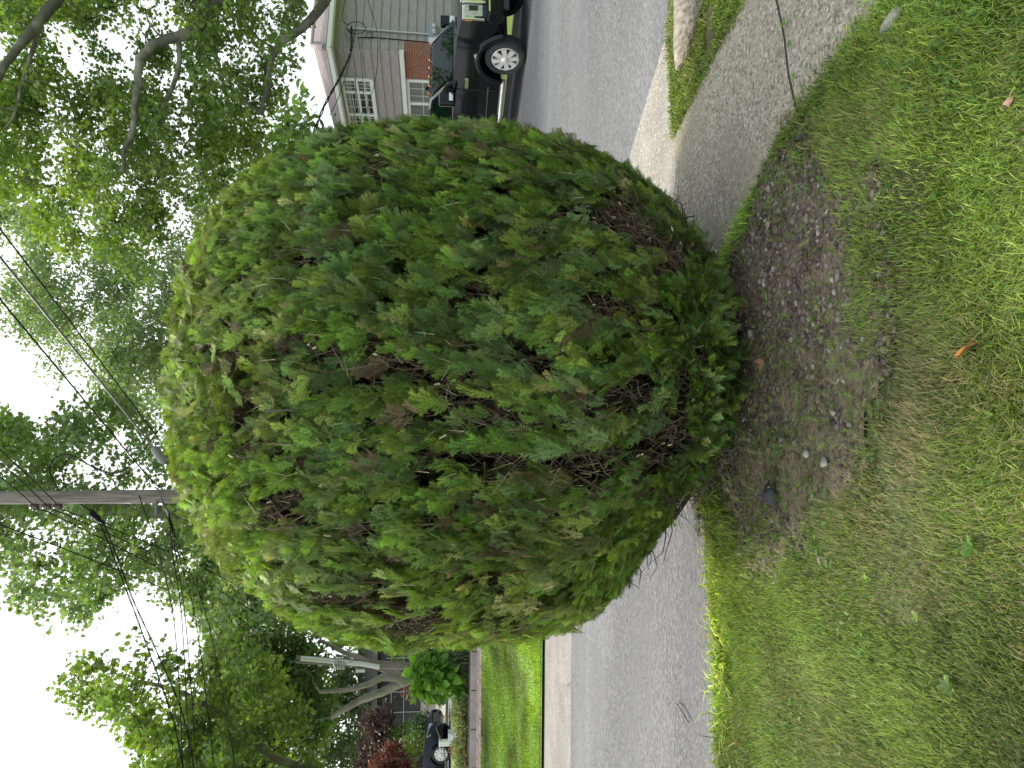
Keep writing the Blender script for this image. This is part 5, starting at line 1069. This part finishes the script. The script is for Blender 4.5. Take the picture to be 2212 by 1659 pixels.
def bush(label, dx, dy, Y, w_, h_, nl, ls, cols, tm, name='garden_bush', base=None, group=None, vert=False, cat='bush', root_z=None):
    X = W(dx, dy, Y)[0]; zb = hgt(X, Y)+.1 if root_z is None else root_z; root = empty(name, label, cat, (X, Y, zb), group)
    q = unit(rng.normal(size=(nl, 3)))*(rng.random((nl, 1))**.3); q *= 1+.45*(fbm(q*2.2+X)[:, None]-.5)*2; pos = q*[w_/2, w_/2, h_/2]+[0, 0, h_*.52]; pos = pos[pos[:, 2] > .02]; n = len(pos)
    d = unit(q[:n]*[1, 1, .3]+[0, 0, -.35]+rng.normal(size=(n, 3))*.45) if not vert else unit(rng.normal(size=(n, 3))*.4+[0, 0, 1]); nr = unit(pos-[0, 0, h_*.4])+rng.normal(size=(n, 3))*.5+[0, 0, .4]
    cc = np.array(cols)[rng.integers(0, len(cols), n)]*(.7+.6*rng.random((n, 1)))
    leafmesh('leaves', pos, d, nr, ls*(.7+.5*rng.random(n)), cc, M_leaf, tm, root)
    mb = MB()
    for i in range(14): e = pos[rng.integers(0, n)]; mb.tube([(0+.03*i-.2, 0, 0), e*.5+[0, 0, .05], e], [.014, .01, .004], 5)
    mb.build('stems', M_bark, root, recalc=False); return root
HEART = np.array([(0, .05, 0), (.18, -.05, .03), (.42, .1, .06), (.46, .38, .04), (.28, .72, .02), (0, 1.05, -.05), (-.28, .72, .02), (-.46, .38, .04), (-.42, .1, .06), (-.18, -.05, .03)])
b1 = W(1004, 1466, 17.4)
bush('bush with large bright heart-shaped leaves on the planting bed', 1004, 1456, 17.5, 1.2, 1.5, 520, .2, [(.12, .26, .03), (.16, .32, .04), (.09, .2, .03), (.2, .36, .06)], HEART)
bush('dark strappy plant low at the right foot of the heart-leaved bush', 1005, 1415, 17.2, .6, .45, 500, .3, [(.05, .09, .03), (.08, .12, .04)], OVAL*[.25, 1, 1], 'strappy_plant', vert=True)
for i, dy in enumerate((1500, 1524, 1546, 1570, 1594, 1618, 1642, 1668)):
    bush(['low green plant at the left foot of the heart-leaved bush', 'low yellow-flecked plant just left of the bush foot', 'cream-leaved low plant behind the kerb wall, third from the bush', 'pale yellow low plant behind the kerb wall right of the white posts', 'low plant with cream leaves below the white posts', 'low plant with small red flowers beside the white posts', 'low yellowish plant behind the kerb wall near the picture edge', 'last low plant in the bed, at the picture edge'][i], 1004, dy, 17.3+.1*(i % 3), .62, .3+.08*(i % 3), 420, .06, [(.3, .33, .1), (.14, .2, .05), (.4, .38, .18)] if i else [(.08, .13, .04), (.1, .17, .05)], OVAL, 'bed_plant', group='low plants along the kerb wall', cat='plant')
mb = MB(); fx_ = W(985, 1612, 17.8); 
for i in range(26): q = rand_unit(1)[0]*[.12, .1, .1]; c = np.array([fx_[0], 17.6, hgt(fx_[0], 17.8)+.42])+q; mb.lathe(c, (0, -1, .5), [(0, .01), (.018, .005), (.02, 0)], 6)
tag(mb.build('red_flowers', pm('red_petals', (.5, .03, .05), (.6, .2, .2), 20, .6)), 'cluster of tiny red flowers beside the lower white post', 'flowers')
DG = [(.03, .075, .02), (.045, .1, .025)]
bush('dark green clipped hedge sloping behind the navy car', 905, 1652, 34, 3.6, 1.7, 4200, .14, DG, OVAL, 'clipped_hedge', cat='hedge')
bush('narrow dark cone shrub where the hedge meets the driveway', 925, 1562, 33.0, 1.0, 1.3, 1500, .11, DG, OVAL, 'cone_shrub')
bush('light green loose bush in front of the dark building', 885, 1592, 37, 1.5, 2.2, 1200, .18, [(.12, .2, .05), (.16, .25, .06)], OVAL)
bush('olive bush below the red-leaved maple', 905, 1645, 32, 2.6, 2.0, 1800, .17, [(.1, .15, .04), (.13, .18, .05)], OVAL)
bush('dark red shrub right of the forked trunk', 880, 1484, 40, 1.4, 1.2, 500, .16, [(.25, .03, .05), (.3, .25, .25)], OVAL)
def post(dx0, dx1, dy, w_, Y, label):
    a = W(dx0, dy, Y); X = a[0]; zg = hgt(X, Y)+.1; zt = a[2]; root = empty('white_post', label, 'post', (X, Y, zg), 'white posts in front of the navy car')
    mb = MB(); mb.box((-w_/2, -w_/2, 0), (w_/2, w_/2, zt-zg-.03)); mb.build('shaft', M_whiteplastic, root, bevel=.01); mb = MB(); mb.box((-w_/2-.012, -w_/2-.012, zt-zg-.032), (w_/2+.012, w_/2+.012, zt-zg)); mb.build('cap', M_whiteplastic, root, bevel=.008)
post(948, 975, 1605, .15, 20.5, 'taller white post before the wheel of the navy car'); post(968, 990, 1590, .22, 18.4, 'shorter broad white post in front of the taller one')
mb = MB(); pts_ = [W(942, 1572, 20.6), W(950, 1592, 20.6), W(956, 1605, 20.5), W(962, 1640, 20.4), W(965, 1680, 20.4)]; nn = 46
for i in range(nn):
    t = i/(nn-1)*(len(pts_)-1); k_ = min(int(t), len(pts_)-2); q = pts_[k_]*(1-(t-k_))+pts_[k_+1]*(t-k_); s_ = .035
    mb.tube([q+[-s_, 0, 0], q+[0, .012*(-1)**i, .012*(-1)**(i+1)], q+[s_, 0, 0]], .012, 5)
tag(mb.build('rope_barrier', M_dirtmulch), 'thick rope strung past the white posts in front of the car', 'rope')
